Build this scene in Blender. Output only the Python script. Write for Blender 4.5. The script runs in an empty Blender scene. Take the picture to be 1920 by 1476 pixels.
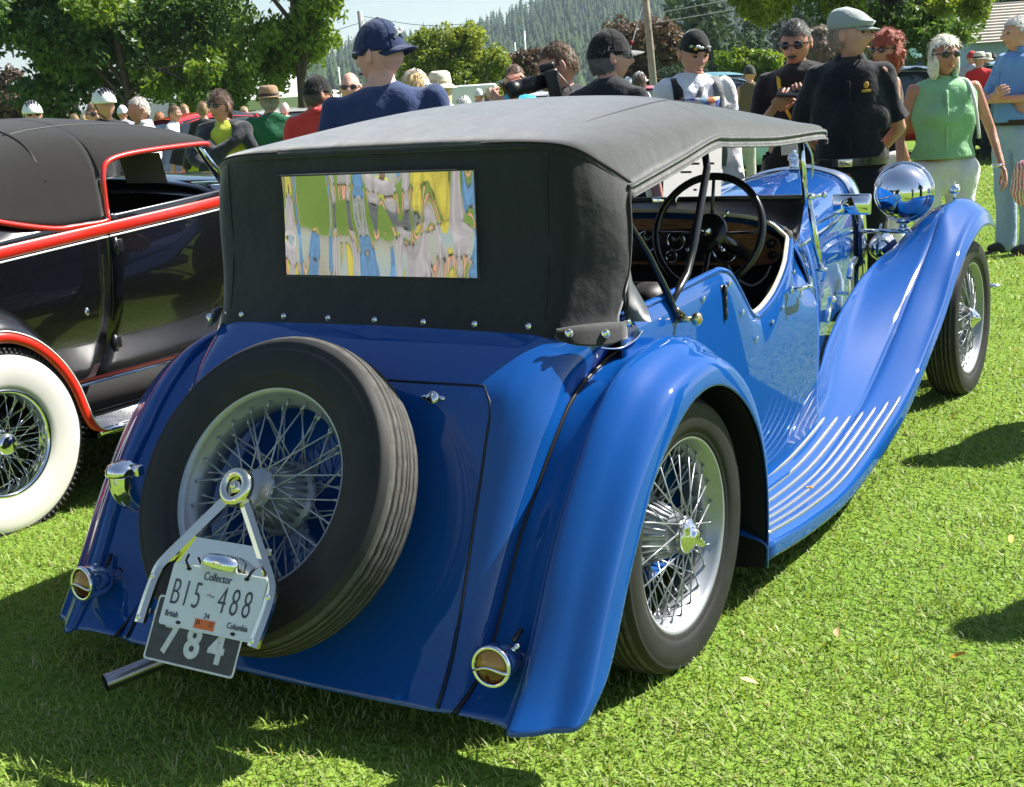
import bpy, bmesh, math, random
import numpy as np
from math import sin, cos, pi, radians
from mathutils import Vector, Matrix, Euler
from mathutils.bvhtree import BVHTree

random.seed(7); RNG = np.random.default_rng(7)
SC = bpy.context.scene
COL = SC.collection

# ------------------------------------------------------------------ camera
cam_d = bpy.data.cameras.new('camera'); cam = bpy.data.objects.new('camera', cam_d); COL.objects.link(cam)
cR = Vector((0.84861987, 0.52505259, -0.06452988)); cU = Vector((-0.06151731, 0.21910461, 0.97376013)); cF = Vector((-0.52541407, 0.82238249, -0.21823634))
CAM = Vector((2.17213391, -2.92746301, 1.46974292))
cam.matrix_world = Matrix(((cR.x, cU.x, -cF.x, CAM.x), (cR.y, cU.y, -cF.y, CAM.y), (cR.z, cU.z, -cF.z, CAM.z), (0, 0, 0, 1)))
cam_d.sensor_fit = 'HORIZONTAL'; cam_d.sensor_width = 36.0; cam_d.lens = 36.0 * 2472.23 / 1920
cam_d.clip_start = 0.05; cam_d.clip_end = 6000
SC.camera = cam

# ------------------------------------------------------------------ light
SUN_EL = radians(47.5); SUN_DIR = Vector((0.62 * cos(SUN_EL), 0.785 * cos(SUN_EL), sin(SUN_EL))).normalized()
W = bpy.data.worlds.new('World'); SC.world = W; W.use_nodes = True
nt = W.node_tree; nt.nodes.clear()
sky = nt.nodes.new('ShaderNodeTexSky'); sky.sky_type = 'NISHITA'; sky.sun_disc = False
sky.sun_elevation = SUN_EL; sky.sun_rotation = math.atan2(SUN_DIR.x, SUN_DIR.y)
sky.air_density = 1.0; sky.dust_density = 0.6; sky.ozone_density = 1.0
bg = nt.nodes.new('ShaderNodeBackground'); bg.inputs[1].default_value = 0.060
wo = nt.nodes.new('ShaderNodeOutputWorld')
nt.links.new(sky.outputs[0], bg.inputs[0]); nt.links.new(bg.outputs[0], wo.inputs[0])
sd = bpy.data.lights.new('sun', 'SUN'); sd.energy = 5.0; sd.angle = radians(0.53); sd.color = (1.0, 0.955, 0.88)
so = bpy.data.objects.new('sun', sd); COL.objects.link(so); so.rotation_euler = SUN_DIR.to_track_quat('Z', 'Y').to_euler(); so.location = (10, 14, 20)
SC.view_settings.view_transform = 'Standard'; SC.view_settings.look = 'None'; SC.view_settings.gamma = 1.0
SC.view_settings.exposure = 1.3; SC.view_settings.use_curve_mapping = False
SC.render.engine = 'CYCLES'
SC.cycles.use_denoising = True
SC.cycles.max_bounces = 8; SC.cycles.transparent_max_bounces = 12; SC.cycles.glossy_bounces = 4; SC.cycles.diffuse_bounces = 3
SC.cycles.sample_clamp_indirect = 8.0
SC.cycles.caustics_reflective = False; SC.cycles.caustics_refractive = False

# ------------------------------------------------------------------ materials
MATS = {}
def mat(name, col, rough=0.5, metal=0.0, coat=0.0, spec=0.5, bump=None, noise=None, trans=0.0, sheen=0.0, emit=None, ior=1.45, coat_rough=0.03, coat_ior=1.5, alpha=1.0, subsurf=0.0):
    """principled material; noise=(scale, amount[, detail]) varies the colour; bump=(scale, strength, distance)"""
    if name in MATS: return MATS[name]
    m = bpy.data.materials.new(name); m.use_nodes = True; MATS[name] = m
    N = m.node_tree.nodes; L = m.node_tree.links; p = N['Principled BSDF']
    p.inputs['Base Color'].default_value = (*col, 1); p.inputs['Roughness'].default_value = rough
    p.inputs['Metallic'].default_value = metal; p.inputs['Coat Weight'].default_value = coat
    p.inputs['Coat Roughness'].default_value = coat_rough; p.inputs['Coat IOR'].default_value = coat_ior
    p.inputs['Specular IOR Level'].default_value = spec; p.inputs['Transmission Weight'].default_value = trans
    p.inputs['IOR'].default_value = ior; p.inputs['Alpha'].default_value = alpha
    p.inputs['Sheen Weight'].default_value = sheen; p.inputs['Sheen Roughness'].default_value = 0.4
    if subsurf: p.inputs['Subsurface Weight'].default_value = subsurf; p.inputs['Subsurface Radius'].default_value = (.02, .008, .004)
    if emit: p.inputs['Emission Color'].default_value = (*emit[:3], 1); p.inputs['Emission Strength'].default_value = emit[3]
    if noise or bump:
        tc = N.new('ShaderNodeTexCoord')
    if noise:
        n = N.new('ShaderNodeTexNoise'); n.inputs['Scale'].default_value = noise[0]; n.inputs['Detail'].default_value = noise[2] if len(noise) > 2 else 4
        L.new(tc.outputs['Object'], n.inputs['Vector'])
        mr = N.new('ShaderNodeMapRange'); mr.inputs[1].default_value = .25; mr.inputs[2].default_value = .75
        mr.inputs[3].default_value = 1 - noise[1]; mr.inputs[4].default_value = 1 + noise[1]
        L.new(n.outputs[0], mr.inputs[0])
        mx = N.new('ShaderNodeVectorMath'); mx.operation = 'SCALE'; mx.inputs[0].default_value = col
        L.new(mr.outputs[0], mx.inputs['Scale']); L.new(mx.outputs[0], p.inputs['Base Color'])
    if bump:
        n2 = N.new('ShaderNodeTexNoise'); n2.inputs['Scale'].default_value = bump[0]; n2.inputs['Detail'].default_value = 3
        L.new(tc.outputs['Object'], n2.inputs['Vector'])
        b = N.new('ShaderNodeBump'); b.inputs['Strength'].default_value = bump[1]; b.inputs['Distance'].default_value = bump[2]
        L.new(n2.outputs[0], b.inputs['Height']); L.new(b.outputs[0], p.inputs['Normal'])
    return m

BLUE = mat('blue_paint', (0.002, 0.066, 0.285), rough=0.5, coat=1.0, spec=0.04, noise=(900, .05, 1), coat_rough=0.012, coat_ior=1.62)
BLACKP = mat('black_paint', (0.004, 0.004, 0.005), rough=0.25, coat=1.0, coat_rough=0.01)
RED = mat('red_paint', (0.62, 0.022, 0.010), rough=0.3, coat=1.0)
CHROME = mat('chrome', (0.86, 0.87, 0.88), rough=0.045, metal=1.0)
BRASS = mat('warm_chrome', (0.86, 0.80, 0.62), rough=0.08, metal=1.0)
SILVER = mat('silver_wheel_paint', (0.36, 0.38, 0.41), rough=0.36, metal=0.5, coat=.6, noise=(30, .06))
STEEL = mat('exhaust_steel', (0.30, 0.30, 0.31), rough=0.28, metal=1.0, noise=(20, .25))
RUBBER = mat('tyre_rubber', (0.017, 0.017, 0.017), rough=0.6, spec=0.4, noise=(14, .3), bump=(160, .15, .001))
TREAD = mat('tread_rubber', (0.080, 0.077, 0.070), rough=0.85, spec=0.3, noise=(40, .3))
WHITEW = mat('whitewall', (0.62, 0.61, 0.57), rough=0.5, noise=(9, .05))
SEAL = mat('black_seal', (0.006, 0.006, 0.007), rough=0.45)
ALUM = mat('polished_aluminium', (0.72, 0.72, 0.72), rough=0.22, metal=1.0)
BLKMET = mat('black_enamel', (0.008, 0.008, 0.009), rough=0.3, coat=.5)
LEATHER = mat('dark_leather', (0.018, 0.017, 0.018), rough=0.5, noise=(18, .3), bump=(60, .25, .004))
UNDER = mat('underbody', (0.010, 0.010, 0.010), rough=0.85)
CREAM = mat('cream_piping', (0.72, 0.64, 0.46), rough=0.5)
WHITE = mat('white_enamel', (0.82, 0.82, 0.80), rough=0.45)

def fabric_mat(name, col, weave=1500.0, sheen=0.35, crease=(5.0, .35, .012)):
    m = mat(name, col, rough=0.95, spec=0.15, sheen=sheen)
    N = m.node_tree.nodes; L = m.node_tree.links; p = N['Principled BSDF']
    p.inputs['Sheen Roughness'].default_value = 0.55
    tc = N.new('ShaderNodeTexCoord')
    n1 = N.new('ShaderNodeTexNoise'); n1.inputs['Scale'].default_value = crease[0]; n1.inputs['Detail'].default_value = 5; L.new(tc.outputs['Object'], n1.inputs['Vector'])
    n2 = N.new('ShaderNodeTexNoise'); n2.inputs['Scale'].default_value = weave; n2.inputs['Detail'].default_value = 1; L.new(tc.outputs['Object'], n2.inputs['Vector'])
    b1 = N.new('ShaderNodeBump'); b1.inputs['Strength'].default_value = crease[1]; b1.inputs['Distance'].default_value = crease[2]; L.new(n1.outputs[0], b1.inputs['Height'])
    b2 = N.new('ShaderNodeBump'); b2.inputs['Strength'].default_value = .25; b2.inputs['Distance'].default_value = .0008; L.new(n2.outputs[0], b2.inputs['Height']); L.new(b1.outputs[0], b2.inputs['Normal'])
    L.new(b2.outputs[0], p.inputs['Normal'])
    mr = N.new('ShaderNodeMapRange'); mr.inputs[3].default_value = .80; mr.inputs[4].default_value = 1.2; L.new(n1.outputs[0], mr.inputs[0])
    mx = N.new('ShaderNodeVectorMath'); mx.operation = 'SCALE'; mx.inputs[0].default_value = col; L.new(mr.outputs[0], mx.inputs['Scale']); L.new(mx.outputs[0], p.inputs['Base Color'])
    return m
CANVAS = fabric_mat('black_canvas', (0.008, 0.008, 0.010), sheen=.6, weave=620.0, crease=(4.0, .8, .02))
CANVAS2 = fabric_mat('charcoal_canvas', (0.014, 0.0135, 0.013), sheen=.18)

# ------------------------------------------------------------------ object helpers
def tag(o, label=None, cat=None, group=None, kind=None):
    if label: o['label'] = label
    if cat: o['category'] = cat
    if group: o['group'] = group
    if kind: o['kind'] = kind
    return o
def empty(name, loc=(0, 0, 0), rz=0.0, label=None, cat=None, group=None, kind=None):
    o = bpy.data.objects.new(name, None); COL.objects.link(o); o.location = loc; o.rotation_euler = (0, 0, rz); o.empty_display_size = .2
    return tag(o, label, cat, group, kind)
def obj(name, geo, m, parent=None, smooth=True, **kw):
    """geo = (verts, faces) or Mesh; m = material or list of (material, face index list)"""
    if isinstance(geo, bpy.types.Mesh): me = geo
    else:
        V, F = geo; me = bpy.data.meshes.new(name); me.from_pydata([tuple(map(float, v)) for v in V], [], [tuple(map(int, f)) for f in F])
        if smooth: me.polygons.foreach_set('use_smooth', [True] * len(me.polygons))
        me.update()
    if m is not None and not me.materials:
        for x in (m if isinstance(m, (list, tuple)) else [m]): me.materials.append(x)
    o = bpy.data.objects.new(name, me); COL.objects.link(o)
    if parent: o.parent = parent
    return tag(o, **kw)
def join(*gs):
    V = []; F = []
    for g in gs:
        n = len(V); V += [tuple(v) for v in g[0]]; F += [tuple(i + n for i in f) for f in g[1]]
    return V, F
def flip(g): return g[0], [tuple(reversed(f)) for f in g[1]]
def mir(g): return [(-v[0], v[1], v[2]) for v in g[0]], [tuple(reversed(f)) for f in g[1]]
def xf(g, M): return [tuple(M @ Vector(v)) for v in g[0]], g[1]
def mv(g, d): return [(v[0] + d[0], v[1] + d[1], v[2] + d[2]) for v in g[0]], g[1]
def crs(P, n, closed=False):
    """catmull-rom resample, n samples per segment"""
    P = np.asarray(P, float); m = len(P)
    if closed: Q = np.concatenate([P[-1:], P, P[:2]])
    else: Q = np.concatenate([2 * P[:1] - P[1:2], P, 2 * P[-1:] - P[-2:-1]])
    segs = m if closed else m - 1
    t = np.linspace(0, 1, n, endpoint=False).reshape((-1,) + (1,) * (P.ndim - 1)); out = []
    for i in range(segs):
        a, b, c, d = Q[i], Q[i + 1], Q[i + 2], Q[i + 3]
        out.append(.5 * ((2 * b) + (-a + c) * t + (2 * a - 5 * b + 4 * c - d) * t * t + (-a + 3 * b - 3 * c + d) * t ** 3))
    if not closed: out.append(P[-1:])
    return np.concatenate(out)
def gridf(nr, nc, closed_c=False, closed_r=False):
    F = []
    for i in range(nr if closed_r else nr - 1):
        for j in range(nc if closed_c else nc - 1):
            i2 = (i + 1) % nr; j2 = (j + 1) % nc
            F.append((i * nc + j, i * nc + j2, i2 * nc + j2, i2 * nc + j))
    return F
def loft(rows, nr=4, nc=4, closed_c=False):
    A = crs(np.asarray(rows, float), nr) if nr > 1 else np.asarray(rows, float)
    if nc > 1: A = np.swapaxes(crs(np.swapaxes(A, 0, 1), nc, closed_c), 0, 1)
    return A.reshape(-1, 3).tolist(), gridf(A.shape[0], A.shape[1], closed_c)
def sym(rows):
    return [[(-x, y, z) for x, y, z in reversed([tuple(q) for q in r[1:]])] + [tuple(q) for q in r] for r in rows]
def sym2(rows):   # rows that end at x = 0
    return [[tuple(q) for q in r] + [(-x, y, z) for x, y, z in reversed([tuple(q) for q in r[:-1]])] for r in rows]
def frame(d):
    d = Vector(d).normalized(); a = Vector((0, 0, 1)) if abs(d.z) < .9 else Vector((1, 0, 0))
    u = d.cross(a).normalized(); return u, d.cross(u).normalized(), d
def tube(P, r, n=8, cap=True, closed=False, flat=1.0):
    """tube along polyline; r scalar or list"""
    P = [Vector(p) for p in P]; m = len(P); V = []; u0 = None
    for i, p in enumerate(P):
        if closed: t = (P[(i + 1) % m] - P[i - 1]).normalized()
        else: t = (P[min(i + 1, m - 1)] - P[max(i - 1, 0)]).normalized()
        if u0 is None: u0, _, _ = frame(t)
        u0 = (u0 - t * u0.dot(t)).normalized(); w = t.cross(u0)
        rr = r[i] if isinstance(r, (list, tuple, np.ndarray)) else r
        for k in range(n): a = 2 * pi * k / n; V.append(p + u0 * (rr * cos(a)) + w * (rr * flat * sin(a)))
    F = gridf(m, n, True, closed)
    if cap and not closed: F += [tuple(range(n - 1, -1, -1)), tuple((m - 1) * n + k for k in range(n))]
    return [tuple(v) for v in V], F
def lathe(prof, n=32, axis='x', c=(0, 0, 0), closed=False):
    """prof = [(radius, along)], revolve about axis"""
    V = []
    for (r, a) in prof:
        for k in range(n):
            t = 2 * pi * k / n; p, q = r * cos(t), r * sin(t)
            v = (a, p, q) if axis == 'x' else ((q, a, p) if axis == 'y' else (p, q, a))
            V.append((v[0] + c[0], v[1] + c[1], v[2] + c[2]))
    return V, gridf(len(prof), n, True, closed)
def box(a, b, bev=0.0):
    x0, y0, z0 = a; x1, y1, z1 = b
    if bev <= 0:
        V = [(x0, y0, z0), (x1, y0, z0), (x1, y1, z0), (x0, y1, z0), (x0, y0, z1), (x1, y0, z1), (x1, y1, z1), (x0, y1, z1)]
        return V, [(0, 3, 2, 1), (4, 5, 6, 7), (0, 1, 5, 4), (1, 2, 6, 5), (2, 3, 7, 6), (3, 0, 4, 7)]
    bm = bmesh.new(); bmesh.ops.create_cube(bm, size=1)
    for v in bm.verts: v.co = (x0 + (v.co.x + .5) * (x1 - x0), y0 + (v.co.y + .5) * (y1 - y0), z0 + (v.co.z + .5) * (z1 - z0))
    bmesh.ops.bevel(bm, geom=bm.edges[:], offset=bev, segments=2, affect='EDGES', profile=.6)
    bm.verts.index_update(); g = [tuple(v.co) for v in bm.verts], [tuple(v.index for v in f.verts) for f in bm.faces]; bm.free(); return g
def ell(c, r, n=16, m=10, M=None):
    V = []; F = []
    for i in range(m + 1):
        t = pi * i / m
        for k in range(n):
            a = 2 * pi * k / n; v = Vector((r[0] * sin(t) * cos(a), r[1] * sin(t) * sin(a), r[2] * cos(t)))
            if M is not None: v = M @ v
            V.append((v.x + c[0], v.y + c[1], v.z + c[2]))
    for i in range(m):
        for k in range(n): F.append((i * n + k, (i + 1) * n + k, (i + 1) * n + (k + 1) % n, i * n + (k + 1) % n))
    return V, F
def cyl(p0, p1, r0, r1=None, n=12): return tube([p0, p1], [r0, r1 if r1 is not None else r0], n)
def solidify(o, t, off=-1):
    m = o.modifiers.new('thick', 'SOLIDIFY'); m.thickness = t; m.offset = off; return o
def ring(c, R, e1, e2, n=48): 
    c = Vector(c); e1 = Vector(e1); e2 = Vector(e2); return [c + e1 * (R * cos(2 * pi * k / n)) + e2 * (R * sin(2 * pi * k / n)) for k in range(n)]
def text(name, s, size, m, M, parent, align='CENTER', bold=0.0, ext=0.0006, sx=1.0, spacing=1.0, shear=0.0, **kw):
    cu = bpy.data.curves.new(name, 'FONT'); cu.body = s; cu.size = size; cu.align_x = align; cu.align_y = 'CENTER'; cu.extrude = ext; cu.offset = bold
    cu.space_character = spacing; cu.shear = shear
    o = bpy.data.objects.new(name, cu); COL.objects.link(o); dg = bpy.context.evaluated_depsgraph_get()
    me = bpy.data.meshes.new_from_object(o.evaluated_get(dg)); bpy.data.objects.remove(o); bpy.data.curves.remove(cu)
    me.transform(M @ Matrix.Diagonal((sx, 1, 1, 1))); me.materials.clear(); me.materials.append(m)
    return obj(name, me, None, parent, **kw)
# ================================================================== blue touring car
CAR = empty('touring_car', (0, 0, 0), 0, 'bright blue vintage open touring car with black canvas top and wire wheels', 'car')

# ---------------------------------------------------------------- wire wheels
def lathe_zz(prof, n, c=(0, 0, 0)):
    V = []
    for (r, a, zg) in prof:
        for k in range(n):
            t = 2 * pi * k / n; V.append((a + (zg if (k // 2) % 2 else -zg), r * cos(t), r * sin(t)))
    return V, gridf(len(prof), n, True)
WM = {}
def wheel_meshes():
    if WM: return WM
    def me(nm, g, m): 
        o = obj(nm, g, m); d = o.data; bpy.data.objects.remove(o); return d
    side = [(.246, .052), (.252, .060), (.262, .066), (.268, .0655), (.270, .068), (.285, .072), (.31, .0755), (.328, .0735), (.335, .071), (.338, .0725), (.342, .069), (.347, .063), (.351, .056)]
    WM['tyre'] = me('tyre', join(lathe(side, 96), flip(lathe([(r, -a) for r, a in side], 96)), lathe([(.252, .05), (.252, -.05)], 64)), RUBBER)
    tr = [(.349, .058, 0), (.354, .052, 0), (.3575, .0445, .0006), (.348, .0440, .0008), (.348, .0390, .0008), (.3595, .0385, .0008)]
    tr += [(.3605, .0265, .0008), (.350, .0260, .0008), (.350, .0205, .0008), (.3608, .0200, .0008), (.3612, .0085, .0008), (.351, .0080, .0008), (.351, .0028, .0008), (.3612, .0023, .0008)]
    full = tr + [(r, -a, z) for r, a, z in reversed(tr)]
    WM['tread'] = me('tread', flip(lathe_zz(full, 176)), [TREAD, RUBBER])
    for i_, f_ in enumerate(WM['tread'].polygons): f_.material_index = 1 if (i_ // 176) in (2, 3, 4, 6, 7, 8, 10, 11, 12, 14, 15, 16, 18, 19, 20, 22, 23, 24) else 0  # groove faces take the darker rubber: recess shade put into the colour
    rim = [(.238, .046), (.246, .058), (.2525, .0615), (.2565, .0595), (.2575, .055), (.252, .049), (.247, .049)]
    rimo = [(.2575, .055), (.2565, .0595), (.2525, .0615), (.246, .058), (.240, .048), (.237, .036), (.228, .026), (.2215, .014), (.2215, -.014), (.228, -.026), (.237, -.036), (.240, -.048), (.246, -.058), (.2525, -.0615), (.2575, -.055)]
    WM['rim'] = me('rim', flip(join(lathe(rimo, 96), flip(lathe([(.2575, .055), (.2575, -.055)], 96)))), SILVER)
    S = []
    def spoke(a0, r0, x0, a1, r1, x1):
        p = (x0, r0 * cos(a0), r0 * sin(a0)); q = (x1, r1 * cos(a1), r1 * sin(a1))
        S.append(tube([p, q], .0023, 5)); d = (Vector(q) - Vector(p)).normalized(); qv = Vector(q)
        S.append(tube([qv - d * .018, qv - d * .002], [.0030, .0042], 6))
    D15 = radians(15)
    for k in range(24):
        sg = 1 if k % 2 else -1
        spoke(k * D15, .046, .062, k * D15 + sg * 2 * D15, .232, .031)
        spoke((k + .5) * D15, .080, -.045, (k + .5) * D15 + sg * 2 * D15, .2225, .012)
        spoke((k + .25) * D15, .080, -.052, (k + .25) * D15 - sg * D15, .2225, -.012)
    WM['spokes'] = me('spokes', join(*S), SILVER)
    hub = [(.0, .064), (.044, .064), (.050, .060), (.050, .055), (.046, .05), (.054, .025), (.068, -.005), (.078, -.030), (.090, -.040), (.096, -.048), (.090, -.056), (.06, -.06), (.06, -.075), (0, -.075)]
    ribs = [tube([(.028, .054 * cos(a), .054 * sin(a)), (-.03, .080 * cos(a), .080 * sin(a))], [.003, .005], 6) for a in np.linspace(0, 2 * pi, 24, endpoint=False)]
    WM['hub'] = me('hub', join(flip(lathe(hub, 40)), *ribs), SILVER)
    cap = [(0, .098), (.014, .097), (.020, .093), (.021, .088), (.026, .086), (.031, .083), (.034, .077), (.044, .074), (.047, .068), (.045, .062), (.0, .062)]
    ear = []
    for s in (1, -1):
        ear.append(ell((.083, 0, s * .048), (.008, .013, .022), 12, 8)); ear.append(ell((.084, 0, s * .064), (.007, .010, .010), 10, 6))
    rot = Matrix.Rotation(radians(35), 4, 'X')
    WM['spinner'] = me('spinner', join(flip(lathe(cap, 40)), *[xf(e, rot) for e in ear]), CHROME)
    WM['drum'] = me('brake_drum', flip(lathe([(0, -.058), (.15, -.058), (.165, -.064), (.168, -.10), (.1, -.11), (0, -.11)], 40)), UNDER)
    return WM
def wire_wheel(parent, M, spinner=True, drum=True):
    wm = wheel_meshes()
    w = bpy.data.objects.new('wheel', None); COL.objects.link(w); w.parent = parent; w.matrix_local = M; w.empty_display_size = .1
    for k in ('tyre', 'tread', 'rim', 'spokes', 'hub') + (('spinner',) if spinner else ()) + (('drum',) if drum else ()):
        o = obj('brake_drum' if k == 'drum' else k, wm[k], None, w)
        if k == 'spokes': o['kind'] = 'stuff'
    return w
WB = 3.227
for (x, y, s) in ((.738, 0, 1), (.70, WB, 1), (-.738, 0, -1), (-.70, WB, -1)):
    M = Matrix.Translation((x, y, .352)) @ Matrix.Rotation(0 if s > 0 else pi, 4, 'Z') @ Matrix.Rotation(radians(20 * s + y * 7), 4, 'X')
    wire_wheel(CAR, M)
ST = .526
sN = Vector((0, -cos(ST), sin(ST))); sU = Vector((0, sin(ST), cos(ST)))          # spare wheel: outward normal, up in its plane
def onspare(x, up, out): return Vector((0, -.69, .597)) + Vector((x, 0, 0)) + sU * up + sN * out
def MS(x, up, out):   # matrix: local x -> car x, local y -> up in plane, local z -> outward
    p = onspare(x, up, out); return Matrix(((1, sU.x, sN.x, p.x), (0, sU.y, sN.y, p.y), (0, sU.z, sN.z, p.z), (0, 0, 0, 1)))
p = onspare(0, 0, -.060)
M = Matrix(((sN.x, 1, sU.x, p.x), (sN.y, 0, sU.y, p.y), (sN.z, 0, sU.z, p.z), (0, 0, 0, 1))) 
M = Matrix(((sN.x, -1, sU.x, p.x), (sN.y, 0, sU.y, p.y), (sN.z, 0, sU.z, p.z), (0, 0, 0, 1)))
spw = wire_wheel(CAR, M, spinner=False, drum=False)
for o_ in spw.children:     # the spare wears a fatter tyre
    if o_.name.startswith(('tyre', 'tread')):
        o_.data = o_.data.copy()
        for v_ in o_.data.vertices:
            r_ = math.hypot(v_.co.y, v_.co.z); k_ = (.25 + (r_ - .25) * 1.30) / r_ if r_ > .25 else 1; v_.co.y *= k_; v_.co.z *= k_; v_.co.x *= 1.04; spw['label'] = 'spare wire wheel on the sloping tail'

# ---------------------------------------------------------------- tail and body shell
ZT = [.915, .90, .84, .78, .70, .60, .50, .40, .30, .22, .165, .125]
YT = [-.145, -.168, -.262, -.335, -.382, -.432, -.484, -.535, -.588, -.636, -.682, -.722]
BX = [.632, .630, .622, .602, .600, .590, .577, .567, .560, .555, .55, .545]
BY = [-.01, -.02, -.045, -.13, -.25, -.335, -.41, -.465, -.515, -.568, -.635, -.70]
def tail_y(x, z):
    y = np.interp(-z, [-q for q in ZT], YT); return y - .014 * max(0., 1 - (x / .48) ** 2)
rows = []
for z, y, bx, by in zip(ZT, YT, BX, BY):
    r = [(x, tail_y(x, z), z) for x in (0, .12, .24, .36, .44, .49)]
    for u in (.18, .4, .62, .82, 1.0):
        a = u * pi / 2; r.append((.49 + (bx - .49) * sin(a) ** 1.15, y + .003 + (by - y) * (1 - cos(a)) ** 1.1, z))
    rows.append(r)
tl = loft(sym(rows), 4, 3)
SIDE_Y = [-.02, .07, .20, .30, .40, .475, .56, .60, .64, .70, .76, .82, .862, .91, .99, 1.09, 1.18, 1.25, 1.30, 1.36, 1.42]
SIDE_Z = [.908, .912, .918, .922, .928, .932, .936, .938, .937, .92, .875, .816, .776, .752, .762, .792, .833, .868, .888, .908, .928]
SIDE_X = [.632, .636, .638, .638, .638, .638, .638, .638, .638, .638, .638, .638, .638, .638, .638, .636, .630, .620, .606, .588, .568]
def side_row(y, z, x):
    zb = .24
    return [(x, y, z), (x + .008, y, z - .022), (x + .016, y, z - .07), (.657, y, .5 * (z - .07) + .5 * .56), (.658, y, .54), (.656, y, .44), (.655, y, .36), (.660, y, zb + .04), (.675, y, zb), (.70, y, zb - .02)]
sd_ = loft([side_row(a, b, c) for a, b, c in zip(SIDE_Y, SIDE_Z, SIDE_X)], 3, 3)
shell = join(tl, flip(sd_), mir(flip(sd_)))
body = obj('body', shell, BLUE, CAR); solidify(body, .006, -1)
# scuttle, bonnet
SEC = [(1.42, [(.655, .30), (.656, .5), (.648, .72), (.61, .86), (.568, .928), (.551, .957), (.51, .987), (.42, 1.01), (.2, 1.03), (0, 1.035)]),
       (1.50, [(.63, .32), (.63, .5), (.622, .71), (.593, .842), (.56, .912), (.54, .945), (.497, .976), (.41, 1.003), (.2, 1.03), (0, 1.038)]),
       (1.60, [(.60, .35), (.60, .5), (.595, .7), (.575, .82), (.55, .89), (.525, .93), (.48, .965), (.40, .995), (.2, 1.03), (0, 1.04)]),
       (1.605, [(.59, .35), (.59, .5), (.586, .7), (.566, .82), (.54, .89), (.516, .928), (.472, .962), (.394, .992), (.2, 1.027), (0, 1.037)]),
       (2.3, [(.43, .42), (.43, .55), (.43, .7), (.422, .82), (.41, .88), (.39, .92), (.36, .96), (.3, 1.0), (.16, 1.045), (0, 1.06)]),
       (3.0, [(.305, .45), (.305, .6), (.305, .7), (.30, .82), (.285, .89), (.27, .94), (.247, .99), (.2, 1.03), (.1, 1.06), (0, 1.07)])]
def sec_rows(a, b): return [[(x, y, z) for x, z in s] for y, s in SEC[a:b]]
sc_ = loft(sym2(sec_rows(0, 3)), 3, 3); bn = loft(sym2(sec_rows(3, 6)), 6, 3)
o = obj('scuttle', flip(sc_), BLUE, CAR); solidify(o, .006)
o = obj('bonnet', flip(bn), BLUE, CAR); solidify(o, .005)
rad = SEC[5][1]; rr = [[(x * k, y, .45 + (z - .45) * k2) for x, z in rad] for y, k, k2 in ((3.0, 1.01, 1.008), (3.02, 1.05, 1.025), (3.10, 1.05, 1.025), (3.13, 1.0, 1.0), (3.13, .82, .9), (3.10, .80, .89))]
rd = loft(sym2(rr), 1, 3); obj('radiator_shell', flip(rd), CHROME, CAR)
g = []
for i in range(19): x = -.225 + i * .025; g.append(box((x - .004, 3.09, .47), (x + .004, 3.12, .97 - abs(x) * .25)))
obj('radiator_grille', join(*g), CHROME, CAR)
obj('radiator_core', box((-.25, 3.05, .46), (.25, 3.075, .96)), UNDER, CAR)
for s in (1, -1):
    obj('bonnet_hinge', tube([(s * (x + .003), y, z + .002) for y, x, z in ((1.61, .541, .893), (2.3, .411, .882), (3.0, .286, .892))], .006, 8), CHROME, CAR)
obj('bonnet_centre_hinge', tube([(0, 1.61, 1.04), (0, 2.3, 1.062), (0, 3.0, 1.072)], .006, 8), CHROME, CAR)
obj('filler_cap', join(lathe([(0, 1.145), (.018, 1.143), (.03, 1.13), (.032, 1.115), (.024, 1.11), (.024, 1.075)], 24, 'z', (0, 3.07, 0)), ell((0, 3.07, 1.15), (.012, .02, .012))), CHROME, CAR)
# boot lid: a panel set proud of the tail, with its dark shut line
LZ = np.linspace(.79, .132, 22)
def lid_hw(z): return .468 + .036 * (.79 - z) / .66
rows = []
for i, z in enumerate(LZ):
    hw = lid_hw(z); 
    if i == 0: hw -= .035
    elif i == 1: hw -= .008
    rows.append([(hw * u, tail_y(hw * u, z) - .0045, z + .0025) for u in np.linspace(-1, 1, 17)])
lid = obj('boot_lid', (np.array(rows).reshape(-1, 3).tolist(), flip((0, gridf(22, 17)))[1]), BLUE, CAR); solidify(lid, .004, -1)
e = [rows[i][0] for i in range(21, -1, -1)] + [rows[0][k] for k in range(1, 16)] + [rows[i][-1] for i in range(22)]
obj('lid_seal', tube([(x * 1.004, y - .0015, z + .002) for x, y, z in e], .0036, 6), SEAL, lid)
hp = Vector((.303, tail_y(.303, .762) - .006, .762)); n = Vector((0, -.8, .6)); Mh = Matrix.Translation(hp) @ n.to_track_quat('Z', 'Y').to_matrix().to_4x4()
obj('lid_handle', xf(join(lathe([(0, .014), (.014, .013), (.018, .008), (.018, 0)], 24, 'z'), ell((.022, 0, .004), (.014, .007, .004)), ell((-.022, 0, .004), (.014, .007, .004)), lathe([(0, .017), (.005, .016), (.005, .01)], 12, 'z', (0, .004, 0))), Mh), CHROME, lid)
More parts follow.
